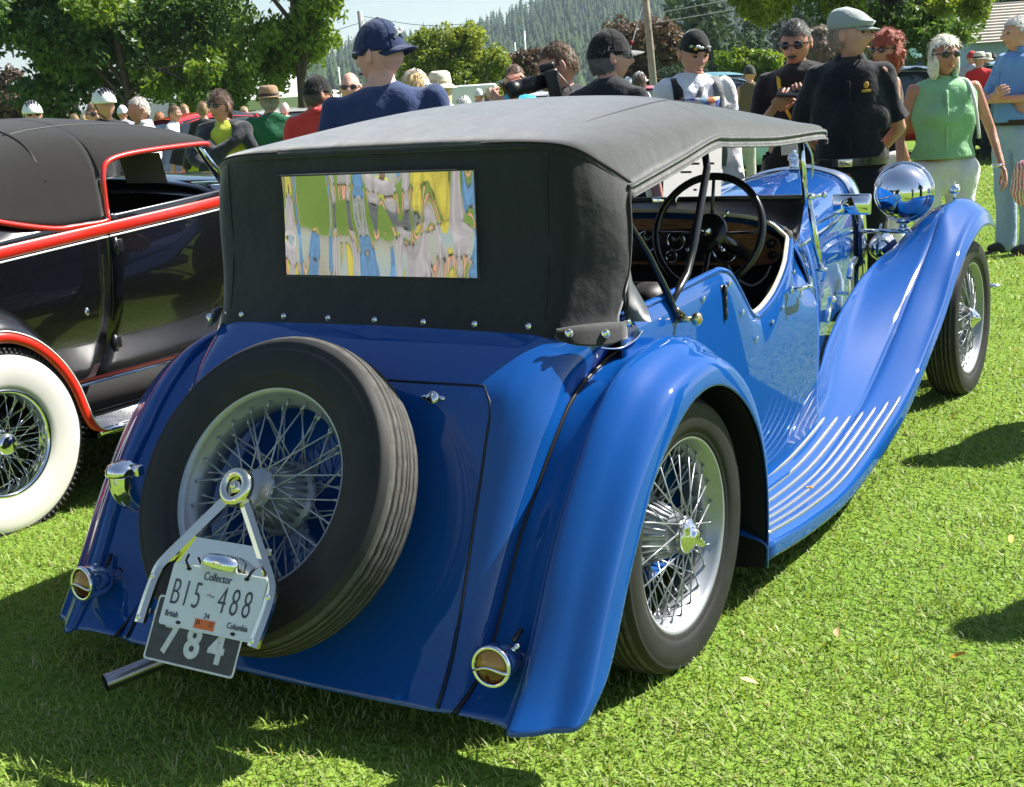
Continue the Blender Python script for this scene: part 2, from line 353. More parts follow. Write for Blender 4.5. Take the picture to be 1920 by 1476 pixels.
# door: shut lines, hinge, handle
def side_x(y, z):
    xt = np.interp(y, SIDE_Y, SIDE_X); zt = np.interp(y, SIDE_Y, SIDE_Z)
    return float(np.interp(-z, [-zt, -(zt - .022), -(zt - .07), -(.5 * (zt - .07) + .28), -.54, -.44, -.36], [xt, xt + .008, xt + .016, .657, .658, .656, .655]))
for s in (1, -1):
    d = empty('door'); d.parent = CAR
    for L_ in ([(.615, z) for z in np.linspace(.935, .34, 16)], [(1.315, z) for z in np.linspace(.885, .33, 14)]):
        obj('shut_line', tube([(s * (side_x(y, z) + .0015), y, z) for y, z in L_], .0030, 6), SEAL, d)
    obj('hinge', join(*[cyl((s * .664, .618, z), (s * .664, .618, z + .035), .007, n=10) for z in (.865, .80, .832)], box((s * .655 - .004, .60, .81), (s * .655 + .004, .636, .90))), BLKMET, d)
    hx = s * .672
    obj('door_handle', join(tube([(hx - s * .014, 1.17, .800), (hx + s * .02, 1.175, .803), (hx + s * .026, 1.20, .806), (hx + s * .024, 1.26, .80), (hx + s * .02, 1.29, .795)], [.006, .007, .008, .008, .009], 10),
        ell((hx + s * .01, 1.29, .795), (.014, .012, .014)), ell((hx - s * .008, 1.17, .80), (.008, .014, .014)), tube([(hx + s * .02, 1.18, .80), (hx + s * .02, 1.172, .775)], .005, 8)), CHROME, d)
    # rolled edge of the cockpit opening and its cream bead
    E = [(s * (x + .002), y, z + .003) for y, z, x in zip(SIDE_Y, SIDE_Z, SIDE_X)]
    obj('cockpit_edge', tube(crs(E, 3), .0105, 8), BLUE, CAR)
E = [(x - .012, y, z + .012) for y, z, x in zip(SIDE_Y[13:], SIDE_Z[13:], SIDE_X[13:])] + [(x - .015, 1.415, z + .005) for x, z in SEC[0][1][5:]]
obj('cockpit_bead', tube(crs(E + [(-x, y, z) for x, y, z in reversed(E[:-1])], 3), .0075, 8), CREAM, CAR)
# tonneau studs on the flanks: post with a bright cap
for s in (1, -1):
    for (y, z) in ((.30, .868), (.47, .885), (.665, .90), (.745, .80), (.85, .70), (1.00, .725), (1.10, .755), (1.20, .80), (1.27, .845)):
        x = side_x(y, z)
        obj('fastener_stud', join(cyl((s * x, y, z), (s * (x + .012), y, z), .003, n=6), ell((s * (x + .013), y, z), (.0035, .0075, .0075), 10, 6)), CHROME, CAR)

# ---------------------------------------------------------------- fenders
RF = [  # lip, crown, crease, bead  (x, y, z)
 ((.838, -.630, .132), (.785, -.690, .120), (.70, -.728, .128), (.545, -.714, .126)),
 ((.848, -.585, .175), (.785, -.652, .170), (.70, -.682, .175), (.550, -.645, .155)),
 ((.850, -.54, .215), (.785, -.612, .235), (.70, -.630, .240), (.555, -.575, .21)),
 ((.850, -.48, .30), (.785, -.565, .315), (.70, -.578, .318), (.560, -.52, .29)),
 ((.850, -.42, .397), (.785, -.510, .408), (.70, -.520, .415), (.567, -.468, .39)),
 ((.850, -.35, .49), (.785, -.447, .503), (.70, -.452, .510), (.576, -.417, .485)),
 ((.850, -.28, .577), (.785, -.375, .595), (.70, -.375, .600), (.587, -.357, .572)),
 ((.850, -.20, .64), (.785, -.285, .685), (.70, -.28, .698), (.597, -.28, .67)),
 ((.850, -.10, .697), (.785, -.17, .764), (.70, -.17, .777), (.602, -.19, .747)),
 ((.850, 0., .727), (.785, -.03, .803), (.70, -.05, .812), (.612, -.05, .80)),
 ((.850, .10, .726), (.785, .11, .810), (.70, .10, .822), (.632, .12, .822)),
 ((.850, .20, .692), (.785, .24, .772), (.70, .25, .790), (.650, .25, .80)),
 ((.850, .30, .625), (.79, .345, .695), (.70, .37, .715), (.656, .37, .72)),
 ((.850, .37, .545), (.79, .41, .60), (.70, .44, .60), (.657, .45, .60)),
 ((.850, .41, .46), (.79, .447, .49), (.70, .47, .49), (.657, .48, .49)),
 ((.850, .43, .36), (.79, .462, .37), (.70, .48, .37), (.657, .49, .37)),
 ((.850, .43, .24), (.79, .46, .24), (.70, .475, .24), (.66, .48, .24)),
 ((.850, .418, .125), (.79, .45, .125), (.70, .46, .125), (.66, .47, .125))]
def rf_geo():
    ri = []; ro = []
    for L_, K, C_, B in RF:
        L_, K, C_, B = map(np.array, (L_, K, C_, B)); c0 = np.array((.74, 0.0, .30)); 
        d = np.array((0, C_[1] - .0, C_[2] - .30)); d = d / np.linalg.norm(d)
        ri.append([B, B * .66 + C_ * .34 - d * .004, B * .3 + C_ * .7 - d * .005, C_])
        c1 = C_ + d * .020 + np.array((.013, 0, 0))
        sh = L_ + (K - L_) * np.array((.25, .62, .62)) ; 
        ro.append([C_, c1, c1 * .45 + K * .55 + d * .006, K, (K + sh) / 2 + np.array((.012, 0, 0)), sh + np.array((.006, 0, 0)), L_ + (K - L_) * np.array((.02, .22, .22)), L_])
    return loft(ri, 4, 3), loft(ro, 4, 3)
fi, fo = rf_geo()
for s in (1, -1):
    g = join(fi, fo); g = flip(g)
    o = obj('rear_fender', g if s > 0 else mir(g), BLUE, CAR); solidify(o, .005)
    bd = crs([(r[3][0] + .006, r[3][1] - .004, r[3][2] + .006) for r in RF[:13]], 3)
    obj('fender_beading', tube([(s * x, y, z) for x, y, z in bd], .0062, 8), SEAL, o)
    inner = loft([[(L_[0] - .005, L_[1], L_[2]), (.70, C_[1], C_[2] - .03), (.60, B[1] + (.0), B[2] - .03)] for L_, K, C_, B in RF[4:]], 2, 2)
    obj('wheel_arch', inner if s > 0 else mir(inner), UNDER, o)
FF = [  # inner, crease, shoulder, lip
 ((.50, 3.60, .70), (.68, 3.475, .785), (.79, 3.40, .775), (.828, 3.36, .745)),
 ((.50, 3.50, .78), (.69, 3.41, .838), (.788, 3.345, .825), (.833, 3.285, .765)),
 ((.51, 3.36, .81), (.695, 3.30, .875), (.787, 3.24, .858), (.838, 3.16, .782)),
 ((.52, 3.2, .80), (.70, 3.13, .888), (.79, 3.07, .852), (.840, 3.02, .778)),
 ((.52, 2.95, .742), (.705, 2.92, .862), (.79, 2.86, .79), (.840, 2.80, .718)),
 ((.52, 2.7, .70), (.705, 2.72, .745), (.80, 2.66, .69), (.840, 2.60, .618)),
 ((.53, 2.4, .63), (.708, 2.45, .598), (.81, 2.44, .555), (.845, 2.38, .492)),
 ((.55, 2.1, .53), (.712, 2.18, .462), (.815, 2.2, .435), (.845, 2.15, .372)),
 ((.59, 1.8, .43), (.72, 1.9, .342), (.82, 1.95, .325), (.845, 1.91, .255)),
 ((.645, 1.5, .335), (.735, 1.6, .262), (.825, 1.66, .242), (.845, 1.65, .178)),
 ((.665, 1.15, .262), (.745, 1.2, .192), (.83, 1.2, .162), (.848, 1.2, .108)),
 ((.668, .80, .245), (.745, .80, .185), (.83, .80, .165), (.848, .80, .110)),
 ((.665, .42, .27), (.745, .42, .215), (.83, .42, .20), (.848, .42, .145))]
def ff_geo():
    ri = []; ro = []
    for k, (I, C_, S, L_) in enumerate(FF):
        I, C_, S, L_ = map(np.array, (I, C_, S, L_)); up = np.array((0, 0, 1.))
        w = max(0., 1 - k / 9.)
        ri.append([I + np.array((-.13, 0, -.36)) * w + np.array((-.012, 0, .11)) * (1 - w), I + np.array((-.05, 0, -.16)) * w + np.array((-.012, 0, .10)) * (1 - w), I + np.array((-.012, 0, -.02)) * w, I * .5 + C_ * .5 + up * (.016 * w - .006 * (1 - w)), C_])
        c1 = C_ + up * .016 * w + np.array((.012, 0, 0))
        ro.append([C_, c1, C_ * .45 + S * .55 + up * (.018 * w + .002), S, S * .7 + L_ * .3 + np.array((.012, 0, .004)), L_ * .6 + S * .4 + np.array((.008, 0, 0)), L_])
    return loft(ri, 5, 3), loft(ro, 5, 3)
gi, go = ff_geo()
STRIP = []
for s in (1, -1):
    g = join(gi, go)
    o = obj('front_fender', g if s > 0 else mir(g), BLUE, CAR); solidify(o, .005)
    FFp = o
    # chrome tread strips laid on the running board
    bvh = BVHTree.FromPolygons([Vector(v) for v in g[0]], [tuple(f) for f in g[1]])
    for i in range(7):
        t = i / 6.; pts = []; xx = .672 + (.822 - .672) * t
        for y in np.linspace(.49, 1.47 + .40 * t, 26):
            h = bvh.ray_cast(Vector((xx - .012 * max(0, y - 1.1) * (1 - t), y, 1.0)), Vector((0, 0, -1)))[0]
            if h is not None: pts.append((s * h.x, h.y, h.z + .003))
        P = crs(pts, 2); R_ = [.0082] * len(P); R_[-1] = .002; R_[-2] = .0062
        obj('tread_strip', tube(P, R_, 8, flat=1.0), ALUM, o)
    sl = join(lathe([(0, .05), (.012, .048), (.022, .034), (.024, .02), (.021, .012), (.0, .01)], 20, 'z'), cyl((0, 0, -.03), (0, 0, .02), .007), ell((0, .012, .03), (.022, .014, .022)), ell((0, 0, .056), (.004, .012, .006)))
    obj('side_lamp', mv(sl, (s * .695, 3.17, .915)), CHROME, o)
    # raised flutes where the flank sweeps out to the running board
    f0 = np.array(((1.00, .52), (.975, .48), (.93, .44), (.86, .40), (.70, .365), (.50, .35))); f1 = np.array(((1.28, .405), (1.20, .345), (1.08, .305), (.935, .282), (.70, .266), (.50, .262)))
    for i in range(7):
        q = f0 + (f1 - f0) * (i / 6.); P = [(s * (.6605 if z_ > .33 else .6605 + .006 * (.33 - z_) / .07), y_, z_) for y_, z_ in q]
        obj('flank_flute', tube(crs(P, 4), .0032, 6), BLUE, CAR)
    obj('sill', box((s * .66 - .03, .35, .16), (s * .66 + .03, 1.6, .20), .01), UNDER, CAR)
for s in (1, -1): obj('wheel_well', box((s * .590 - .004, -.16, .18), (s * .590 + .004, .47, .66)), UNDER, CAR)
# chassis block: closes the underside so no light leaks through
obj('chassis', join(box((-.46, -.50, .20), (.46, 3.0, .30)), box((-.52, -.30, .28), (.52, .35, .40)), cyl((-.72, 0, .352), (.72, 0, .352), .04), cyl((-.69, WB, .352), (.69, WB, .352), .03)), UNDER, CAR)
pp = [(-.02, -.35, .20), (-.10, -.6, .185), (-.222, -.80, .172), (-.295, -.975, .155)]
obj('exhaust_pipe', join(tube(crs(pp, 5), .0215, 20, cap=False), flip(tube(crs(pp, 5), .0185, 20, cap=False))), STEEL, CAR)
# valance wires hanging under the tail
obj('hood_strap', tube(crs([(.598, -.125, .868), (.625, -.07, .846), (.648, -.02, .838), (.662, .03, .850), (.668, .06, .868)], 4), .0065, 8, flat=.5), CHROME, CAR)
obj('loose_wire', tube(crs([(-.03, -.62, .16), (-.035, -.68, .10), (-.01, -.70, .035)], 4), .0025, 5), SEAL, CAR)

# ---------------------------------------------------------------- lamps at the tail
AMBER = mat('amber_lens', (0.42, 0.20, 0.012), rough=0.12, coat=1.0, bump=(240, .4, .002)); REDL = mat('red_lens', (0.10, 0.012, 0.010), rough=0.15, coat=1.0)
for s in (1, -1):
    c = Vector((s * .6575, -.705, .263)); M = Matrix.Translation(c) @ Vector((s * .10, -1, .12)).to_track_quat('Z', 'Y').to_matrix().to_4x4() @ Matrix.Scale(1.1, 4)
    T = obj('tail_lamp', xf(join(lathe([(.036, .014), (.0405, .016), (.0435, .012), (.0425, .004), (.040, 0), (.0405, -.006), (.039, -.036), (.032, -.056), (.016, -.066), (0, -.068)], 36, 'z'), cyl((0, 0, -.04), (s * .015, -.004, -.105), .009), ell((s * .028, .028, -.05), (.007, .007, .007))), M), CHROME, CAR)
    def disc(fn, z, bulge):
        V = []; F = []; n = 20
        xs = np.linspace(-1, 1, n)
        for x in xs:
            a, b = fn(x)
            for t in np.linspace(0, 1, 8): y = a + (b - a) * t; V.append((x * .035, y * .035, z + bulge * (1 - x * x - y * y)))
        return V, gridf(n, 8)
    f1 = lambda x: (.0 - .10 + .20 * cos(x * 2.6) * .9, max(math.sqrt(max(0, 1 - x * x)), -.1 + .2 * cos(x * 2.6) * .9)) if abs(x) < .985 else (-.05, -.04)
    f2 = lambda x: (-math.sqrt(max(0, 1 - x * x)) if abs(x) < .98 else -.14, min(-.16 + .18 * cos(x * 2.6), -.0))
    obj('amber_lens', xf(disc(f1, .010, .016), M), AMBER, T); obj('red_lens', xf(disc(f2, .010, .014), M), REDL, T)
    bar = [(x * .0395, (-.13 + .19 * cos(x * 2.6)) * .035, .015 + .013 * (1 - x * x)) for x in np.linspace(-1, 1, 15)]
    obj('lens_bar', xf(join(tube(bar, .0032, 6), ell((.032, -.008, .016), (.004, .004, .003)), ell((-.032, -.008, .016), (.004, .004, .003))), M), CHROME, T)
    obj('lamp_bracket', xf(join(cyl((s * .012, -.002, -.10), (s * .02, -.004, -.125), .02), tube([(s * .01, .03, -.07), (s * .02, .052, -.09)], .006)), M), SEAL, T)
# chromed fuel filler elbow on the left corner
cp = Vector((-.575, -.60, .555))
el = crs([(-.575, -.60, .548), (-.575, -.602, .515), (-.572, -.590, .482), (-.566, -.560, .455), (-.560, -.52, .44)], 5)
obj('fuel_filler', join(tube(el, [.038] * 6 + list(np.linspace(.037, .024, len(el) - 6)), 24), lathe([(0, .030), (.022, .028), (.038, .020), (.045, .010), (.046, -.004), (.041, -.008), (.036, -.01)], 32, 'z', tuple(cp)), box((-.54, -.60, .545), (-.515, -.575, .575), .004)), CHROME, CAR)

def MSP(x, up, out): return MS(x, up - .043, out)
# ---------------------------------------------------------------- number plate carrier
PL = empty('plate_carrier', (0, 0, 0)); PL.parent = CAR
rg = join(lathe([(.020, .050), (.026, .056), (.036, .054), (.041, .046), (.041, .036), (.034, .030), (.02, .028)], 40, 'z'), lathe([(0, .050), (.013, .050), (.014, .044), (.022, .042), (.024, .03), (0, .02)], 28, 'z'), lathe([(.0, .058), (.006, .057), (.007, .05)], 16, 'z'))
obj('carrier_boss', xf(rg, MSP(.008, .025, .03) @ Matrix.Scale(1.16, 4)), BRASS, PL)
def arm(P, w=.014, t=.005):
    V = []; P = [tuple(Vector(P[0]).lerp(Vector(P[1]), k)) for k in (0, .5, .95)] + [tuple(q) for q in crs(P[1:], 3)][1:]; m = len(P)
    for i, q in enumerate(P):
        q = Vector(q); d = Vector(P[min(i + 1, m - 1)]) - Vector(P[max(i - 1, 0)]); sdir = Vector((-d.y, d.x, 0)).normalized()
        for a, b in ((-1, -1), (1, -1), (1, 1), (.0, 1.9), (-1, 1)): V.append(tuple(q + sdir * (a * w) + Vector((0, 0, b * t))))
    F = gridf(m, 5, True) + [(4, 3, 2, 1, 0), tuple((m - 1) * 5 + k for k in range(5))]
    return V, F
def toloc(Pw): return [tuple(MSP(0, 0, 0).inverted() @ Vector(q)) for q in Pw]
Pz = -.245 # plate centre height in the spare plane
aL = [(-.020, -.005, .068), (-.132, -.165, .094), (-.146, -.192, .098), (-.149, -.225, .101), (-.150, -.27, .105), (-.150, -.325, .108)]
aR = [(.036, -.005, .068), (.190, -.168, .094), (.207, -.192, .098), (.212, -.225, .101), (.211, -.27, .105), (.204, -.325, .108)]
for a in (aL, aR): obj('carrier_arm', xf(arm(a), MSP(0, 0, 0)), BRASS, PL, smooth=False)
for a in (aL, aR):
    for k in (3, 5): q = a[k]; obj('bolt', xf(mv(ell((0, 0, 0), (.006, .006, .005), 10, 6), (q[0], q[1] + .012, q[2] + .010)), MSP(0, 0, 0)), CHROME, PL)
obj('carrier_panel', xf(box((-.115, -.215, .080), (.165, -.105, .084), .001), MSP(0, 0, 0)), BRASS, PL, smooth=False)
lampg = [[(x * w, -.158 + y * w2, z) for x, y in ((-.052, -.018), (-.052, .010), (-.030, .022), (.030, .022), (.052, .010), (.052, -.018))] for w, w2, z in ((1, 1, .086), (1.0, 1.0, .10), (.92, .86, .122), (.6, .5, .134), (.02, .02, .136))]
obj('plate_lamp', xf(mv((np.array(lampg).reshape(-1, 3).tolist(), gridf(5, 6, True)), (.050, 0, 0)), MSP(0, 0, 0)), CHROME, PL)
PLW = mat('plate_white', (0.74, 0.77, 0.80), rough=0.35, noise=(60, .03)); PLT = mat('plate_lettering', (0.055, 0.060, 0.075), rough=0.4); PLG = mat('plate_grey', (0.055, 0.055, 0.06), rough=0.5, noise=(50, .25)); PLD = mat('plate_digit', (0.66, 0.67, 0.68), rough=0.5, noise=(80, .15)); ORG = mat('sticker_orange', (0.75, 0.16, 0.03), rough=0.4)
def plate(name, w, h, m, M, rim=None):
    r = .008; n = 6; out = []
    for cx, cy, a0 in ((w / 2 - r, h / 2 - r, 0), (-w / 2 + r, h / 2 - r, 90), (-w / 2 + r, -h / 2 + r, 180), (w / 2 - r, -h / 2 + r, 270)):
        for k in range(n): a = radians(a0 + 90 * k / (n - 1)); out.append((cx + r * cos(a), cy + r * sin(a)))
    N_ = len(out); V = [(x, y, 0) for x, y in out] + [(x, y, .0015) for x, y in out] + [(x * .985, y * .97, .0022) for x, y in out] + [(x * .965, y * .935, .0012) for x, y in out]
    F = gridf(4, N_, True) + [tuple(3 * N_ + k for k in range(N_)), tuple(range(N_ - 1, -1, -1))]
    p = obj(name, xf((V, F), M), [m, rim] if rim else m, PL, smooth=False)
    if rim:
        for i, f in enumerate(p.data.polygons): f.material_index = 1 if N_ <= i < 3 * N_ else 0
    return p
MP = MSP(.050, Pz, .104)
P1 = plate('licence_plate', .292, .146, PLW, MP); P1['label'] = 'white licence plate reading Collector B15-488'
TX = lambda x, y: MP @ Matrix.Translation((x, y, .0022))
text('plate_word', 'Collector', .026, PLT, TX(0, .052), P1, sx=.85)
for s_, x in (('B', -.1165), ('1', -.083), ('5', -.049), ('~', -.008), ('4', .030), ('8', .068), ('8', .105)):
    text('plate_character', s_, .088 if s_ != '~' else .05, PLT, TX(x, .003 if s_ != '~' else .012), P1, sx=.62 if s_ != '~' else .9, bold=-.0012)
text('plate_word', 'British', .020, PLT, TX(-.112, -.046), P1, sx=.8); text('plate_word', 'Columbia', .020, PLT, TX(.093, -.046), P1, sx=.8); text('plate_word', '24', .017, PLT, TX(-.004, -.036), P1)
obj('sticker', xf(box((-.036, -.066, .0008), (.026, -.044, .0021)), MP), ORG, P1, smooth=False)
text('sticker_text', 'JUL', .013, PLT, TX(-.024, -.052), P1, sx=.7); text('sticker_text', '13', .016, PLT, TX(.014, -.053), P1, sx=.8)
for x, y in ((-.095, .062), (.085, .062), (-.085, -.062), (.085, -.062)): obj('bolt_slot', xf(ell((x, y, .0022), (.008, .004, .001), 12, 4), MP), SEAL, P1)
for x in (-.095, .085): obj('wire_tie', xf(tube([(x, .062, .002), (x - .012 * (1 if x < 0 else -1), .080, .006), (x - .018 * (1 if x < 0 else -1), .095, -.004)], .003, 6), MP), SEAL, P1)
MP2 = MSP(.020, Pz - .082, .098)
P2 = plate('number_plate', .282, .150, PLG, MP2, PLD); P2['label'] = 'older dark grey plate reading 784 hung behind the white one'
for s_, x in (('7', -.074), ('8', .0), ('4', .074)): text('plate_digit', s_, .098, PLD, MP2 @ Matrix.Translation((x, -.020, .0016)), P2, sx=.95, bold=.0035)
obj('lower_bracket', xf(box((-.155, -.300, .088), (.195, -.288, .094)), MSP(0, 0, 0)), BRASS, PL, smooth=False)
# ---------------------------------------------------------------- canvas top
ARC = [(0, -.120, 1.362), (.28, -.119, 1.361), (.46, -.114, 1.359), (.575, -.090, 1.342), (.628, -.020, 1.292), (.660, .060, 1.240)]
TOPS = [(.10, [(0.0, 1.407), (0.28, 1.402), (0.46, 1.392), (0.57, 1.3654), (0.628, 1.3231), (0.657, 1.2599)]),
        (.36, [(0.0, 1.439), (0.28, 1.433), (0.46, 1.417), (0.572, 1.381), (0.628, 1.3405), (0.652, 1.2865)]),
        (.60, [(0.0, 1.459), (0.28, 1.452), (0.46, 1.434), (0.575, 1.3962), (0.628, 1.3603), (0.647, 1.3207)]),
        (.72, [(0.0, 1.457), (0.28, 1.45), (0.46, 1.431), (0.575, 1.3922), (0.628, 1.3563), (0.647, 1.3167)]),
        (1.1, [(0.0, 1.419), (0.28, 1.411), (0.46, 1.393), (0.575, 1.357), (0.628, 1.3265), (0.647, 1.2965)]),
        (1.52, [(0.0, 1.359), (0.28, 1.353), (0.46, 1.341), (0.575, 1.319), (0.628, 1.309), (0.645, 1.293)]),
        (1.575, [(0.0, 1.333), (0.28, 1.329), (0.46, 1.319), (0.57, 1.299), (0.62, 1.289), (0.638, 1.271)])]
R1 = [(0, -.085, 1.381), (.28, -.085, 1.378), (.46, -.08, 1.371), (.574, -.055, 1.354), (.628, .010, 1.302), (.660, .085, 1.244)]
R0 = [(x, y - .004, z - .012) for x, y, z in ARC]
hrows = [R0, ARC, R1] + [[(x, y + (.075 if (i == 5 and y < .2) else .04 if (i == 4 and y < .2) else 0), z) for i, (x, z) in enumerate(r)] for y, r in TOPS]
top = loft(sym(hrows), 5, 4)
HOOD = obj('canvas_top', flip(top), CANVAS, CAR); solidify(HOOD, .005)
# rear curtain with side quarters (plan sections from centre round the corner to the side opening)
RS = [(1.362, -.116, .60, .640, .092), (1.335, -.121, .606, .641, .093), (1.30, -.126, .61, .642, .095), (1.24, -.128, .612, .645, .095), (1.15, -.130, .612, .645, .095), (1.05, -.140, .606, .642, .09), (.98, -.158, .598, .640, .08), (.935, -.172, .592, .650, .07), (.905, -.180, .596, .664, .045), (.888, -.183, .60, .668, .03)]
arcS = crs(ARC, 8); arcL = np.concatenate([[0], np.cumsum(np.linalg.norm(np.diff(arcS, axis=0), axis=1))]); arcL /= arcL[-1]
CU = [0, .20, .40, .58, .70, .78, .85, .925, 1.0]
arcP = [tuple(np.interp(u, arcL, arcS[:, k]) for k in range(3)) for u in CU]
rows = [[(x, y + .002, z - .004) for x, y, z in arcP]]
for z, yr, xc, xs, ye in RS[1:]:
    k_ = xc - .606; r = [(0, yr - .004), (.16, yr - .004), (.33, yr - .002), (.48, yr), (.562 + k_, yr + .004), (.600 + k_, yr + .038), (.630 + k_, yr + .075), (.652 + k_, yr + .106), (.668 + k_, yr + .138)]
    f = min(1., (1.362 - z) / .16); rr_ = []
    for (x, y), (ax_, ay_, az_) in zip(r, arcP): rr_.append((ax_ + (x - ax_) * f ** .6, ay_ + (y - ay_) * f ** .6, .888 + (z - .888) * (az_ - .888) / (1.362 - .888)))
    rows.append(rr_)
rp = loft(sym(rows), 4, 4)
RC = obj('rear_curtain', rp, CANVAS, CAR); solidify(RC, .004)
P = [tuple(p) for p in arcS[10:]]
for s in (1, -1): obj('corner_piping', tube([(s * (x + .002), y - .003, z + .002) for x, y, z in P], .0045, 8), CANVAS2, HOOD)
for s in (1, -1):   # stitched side seam on the curtain
    obj('curtain_seam', tube([(s * .525, y - .004, z) for z, y in ((1.338, -.118), (1.24, -.126), (1.1, -.131), (1.0, -.152), (.93, -.172))], .0022, 5), CANVAS2, RC)
# mirror-bright vinyl rear window, rippled
VINYL = mat('window_vinyl', (0.44, 0.44, 0.44), rough=0.03, metal=0.88)
N = VINYL.node_tree.nodes; L = VINYL.node_tree.links; pb = N['Principled BSDF']
tc = N.new('ShaderNodeTexCoord'); mp = N.new('ShaderNodeMapping'); mp.inputs['Scale'].default_value = (4.6, 4.6, 1.4); L.new(tc.outputs['Object'], mp.inputs[0])
nz = N.new('ShaderNodeTexNoise'); nz.inputs['Scale'].default_value = 1.0; nz.inputs['Detail'].default_value = 1.6; L.new(mp.outputs[0], nz.inputs['Vector'])
bp = N.new('ShaderNodeBump'); bp.inputs['Strength'].default_value = .45; bp.inputs['Distance'].default_value = .085; L.new(nz.outputs[0], bp.inputs['Height']); L.new(bp.outputs[0], pb.inputs['Normal'])
wrows = []
for z in np.linspace(1.299, 1.030, 14):
    y = np.interp(z, [1.03, 1.05, 1.15, 1.30], [-.146, -.144, -.134, -.130]) - .008
    wrows.append([(x, y - .002 * cos(9 * x) * cos(20 * z), z) for x in np.linspace(-.319, .319, 25)])
obj('rear_window', (np.array(wrows).reshape(-1, 3).tolist(), flip((0, gridf(14, 25)))[1]), VINYL, RC)
wb = [(-.322, -.139, 1.302), (.322, -.139, 1.302), (.322, -.152, 1.027), (-.322, -.152, 1.027)]
obj('window_stitching', tube(wb, .0028, 6, closed=True), CANVAS, RC)
# lift-the-dot fasteners along the hem
for x in [-.5475 + .0] + [-.48 + .16 * k for k in range(7)]:
    y = -.184 if abs(x) < .5 else -.172
    M = Matrix.Translation((x, y, .917)) @ Vector((0, -1, .35)).to_track_quat('Z', 'Y').to_matrix().to_4x4()
    obj('snap_fastener', xf(join(lathe([(0, .006), (.004, .006), (.005, .003), (.0085, .002), (.009, 0)], 14, 'z')), M), CHROME, RC)
for s in (1, -1):
    tb = [[(s * (x + .010), y, z + .015) for x, y, z in r] for r in (((.562, -.200, .902), (.60, -.165, .905), (.645, -.10, .902), (.672, -.05, .896)), ((.556, -.206, .880), (.60, -.186, .872), (.652, -.125, .862), (.682, -.065, .868)), ((.575, -.196, .872), (.605, -.188, .860), (.655, -.13, .850), (.683, -.07, .858)))]
    g = loft([[tuple(q) for q in r] for r in tb], 2, 3); o = obj('corner_flap', g if s < 0 else flip(g), CANVAS, RC); solidify(o, .006, 0)
    for q in ((.600, -.19, .905), (.665, -.125, .895), (.676, -.03, .905)):
        M = Matrix.Translation((s * q[0], q[1], q[2])) @ Vector((s * .75, -.5, .5)).to_track_quat('Z', 'Y').to_matrix().to_4x4()
        obj('snap_fastener', xf(lathe([(0, .010), (.005, .009), (.006, .005), (.010, .003), (.011, -.004)], 14, 'z'), M), CHROME, RC)
    # valance below the roof edge with its two piped edges
    ed = [(.655, .045, 1.236), (.661, .062, 1.240), (.654, .36, 1.284), (.648, .60, 1.322), (.648, .72, 1.318), (.648, 1.1, 1.298), (.646, 1.52, 1.294), (.640, 1.58, 1.274)]
    E1 = crs(ed, 5); E2 = [(x + .003, y + .012, z - .026) for x, y, z in E1]
    obj('roof_piping', tube([(s * (x + .003), y, z) for x, y, z in E1], .0065, 8), CANVAS, HOOD)
    obj('roof_piping', tube([(s * x, y, z) for x, y, z in E2], .0055, 8), CANVAS, HOOD)
    g = (sum([[(s * a[0], a[1], a[2]), (s * b[0], b[1], b[2])] for a, b in zip(E1, E2)], []), gridf(len(E1), 2)); o = obj('roof_valance', g if s > 0 else flip(g), CANVAS, HOOD); solidify(o, .003, 0)
    # piping down the side opening and drooping flap corner
    sp = crs([(.660, .050, 1.238), (.670, .022, 1.20), (.675, .010, 1.12), (.669, .000, 1.03), (.662, -.016, .98), (.664, -.010, .925), (.670, .0, .89)], 5)
    obj('opening_binding', tube([(s * x, y, z) for x, y, z in sp], .0055, 8), CANVAS2, RC)
    tri = [(s * .668, .003, 1.06), (s * .668, .02, 1.0), (s * .674, .085, .925), (s * .676, .10, .885), (s * .672, .04, .895), (s * .668, -.02, .905)]
    o = obj('flap_corner', (tri, [(0, 1, 2, 3, 4, 5)]), CANVAS, RC); solidify(o, .004, 0)
    # transverse seams on the roof: at the bow and over the rear corner
for y, k in ((.62, 2),):
    r = TOPS[k][1]; P = [(x, y, z + .0035) for x, z in crs(r, 4)]; P = P + [(-x, y, z) for x, y, z in reversed(P[:-1])]
    obj('roof_seam', tube(P, .0030, 6), CANVAS2, HOOD)
for s in (1, -1):   # long seams
    P = [(s * r[2][0] * 1.06, y, r[2][1] - .002) for y, r in [(-.085, R1 and [(0, 0), (0, 0), (.46, 1.366)])] + TOPS]
    obj('roof_seam', tube(crs(P, 4), .0028, 6), CANVAS2, HOOD)
# hood irons with brass knob
for s in (1, -1):
    X_ = .652
    irons = obj('hood_iron', join(tube([(s * .60, .64, 1.33), (s * .628, .60, 1.24), (s * .636, .47, 1.03), (s * .64, .415, .965), (s * .648, .36, .945), (s * .655, .27, .905)], [.010, .011, .011, .010, .010, .010], 8, flat=.6),
        tube([(s * .61, .0, 1.30), (s * .63, .07, 1.16), (s * .642, .17, 1.05), (s * .652, .25, .94), (s * .664, .285, .865)], [.010, .010, .011, .012, .012], 8, flat=.7),
        tube([(s * .652, .28, .89), (s * .672, .305, .862)], .012, 8)), BLKMET, CAR)
    obj('hood_knob', join(cyl((s * .664, .288, .855), (s * .705, .300, .857), .008, n=12), lathe([(0, .022), (.012, .021), (.0175, .014), (.0175, .002), (.012, -.004), (0, -.004)], 20, 'x', (0, 0, 0)) if False else xf(lathe([(0, .012), (.012, .011), (.0175, .006), (.0175, -.008), (.012, -.012), (0, -.012)], 20, 'x'), Matrix.Translation((s * .715, .303, .857)))), mat('brass', (0.75, 0.60, 0.28), rough=.25, metal=1.0), irons)

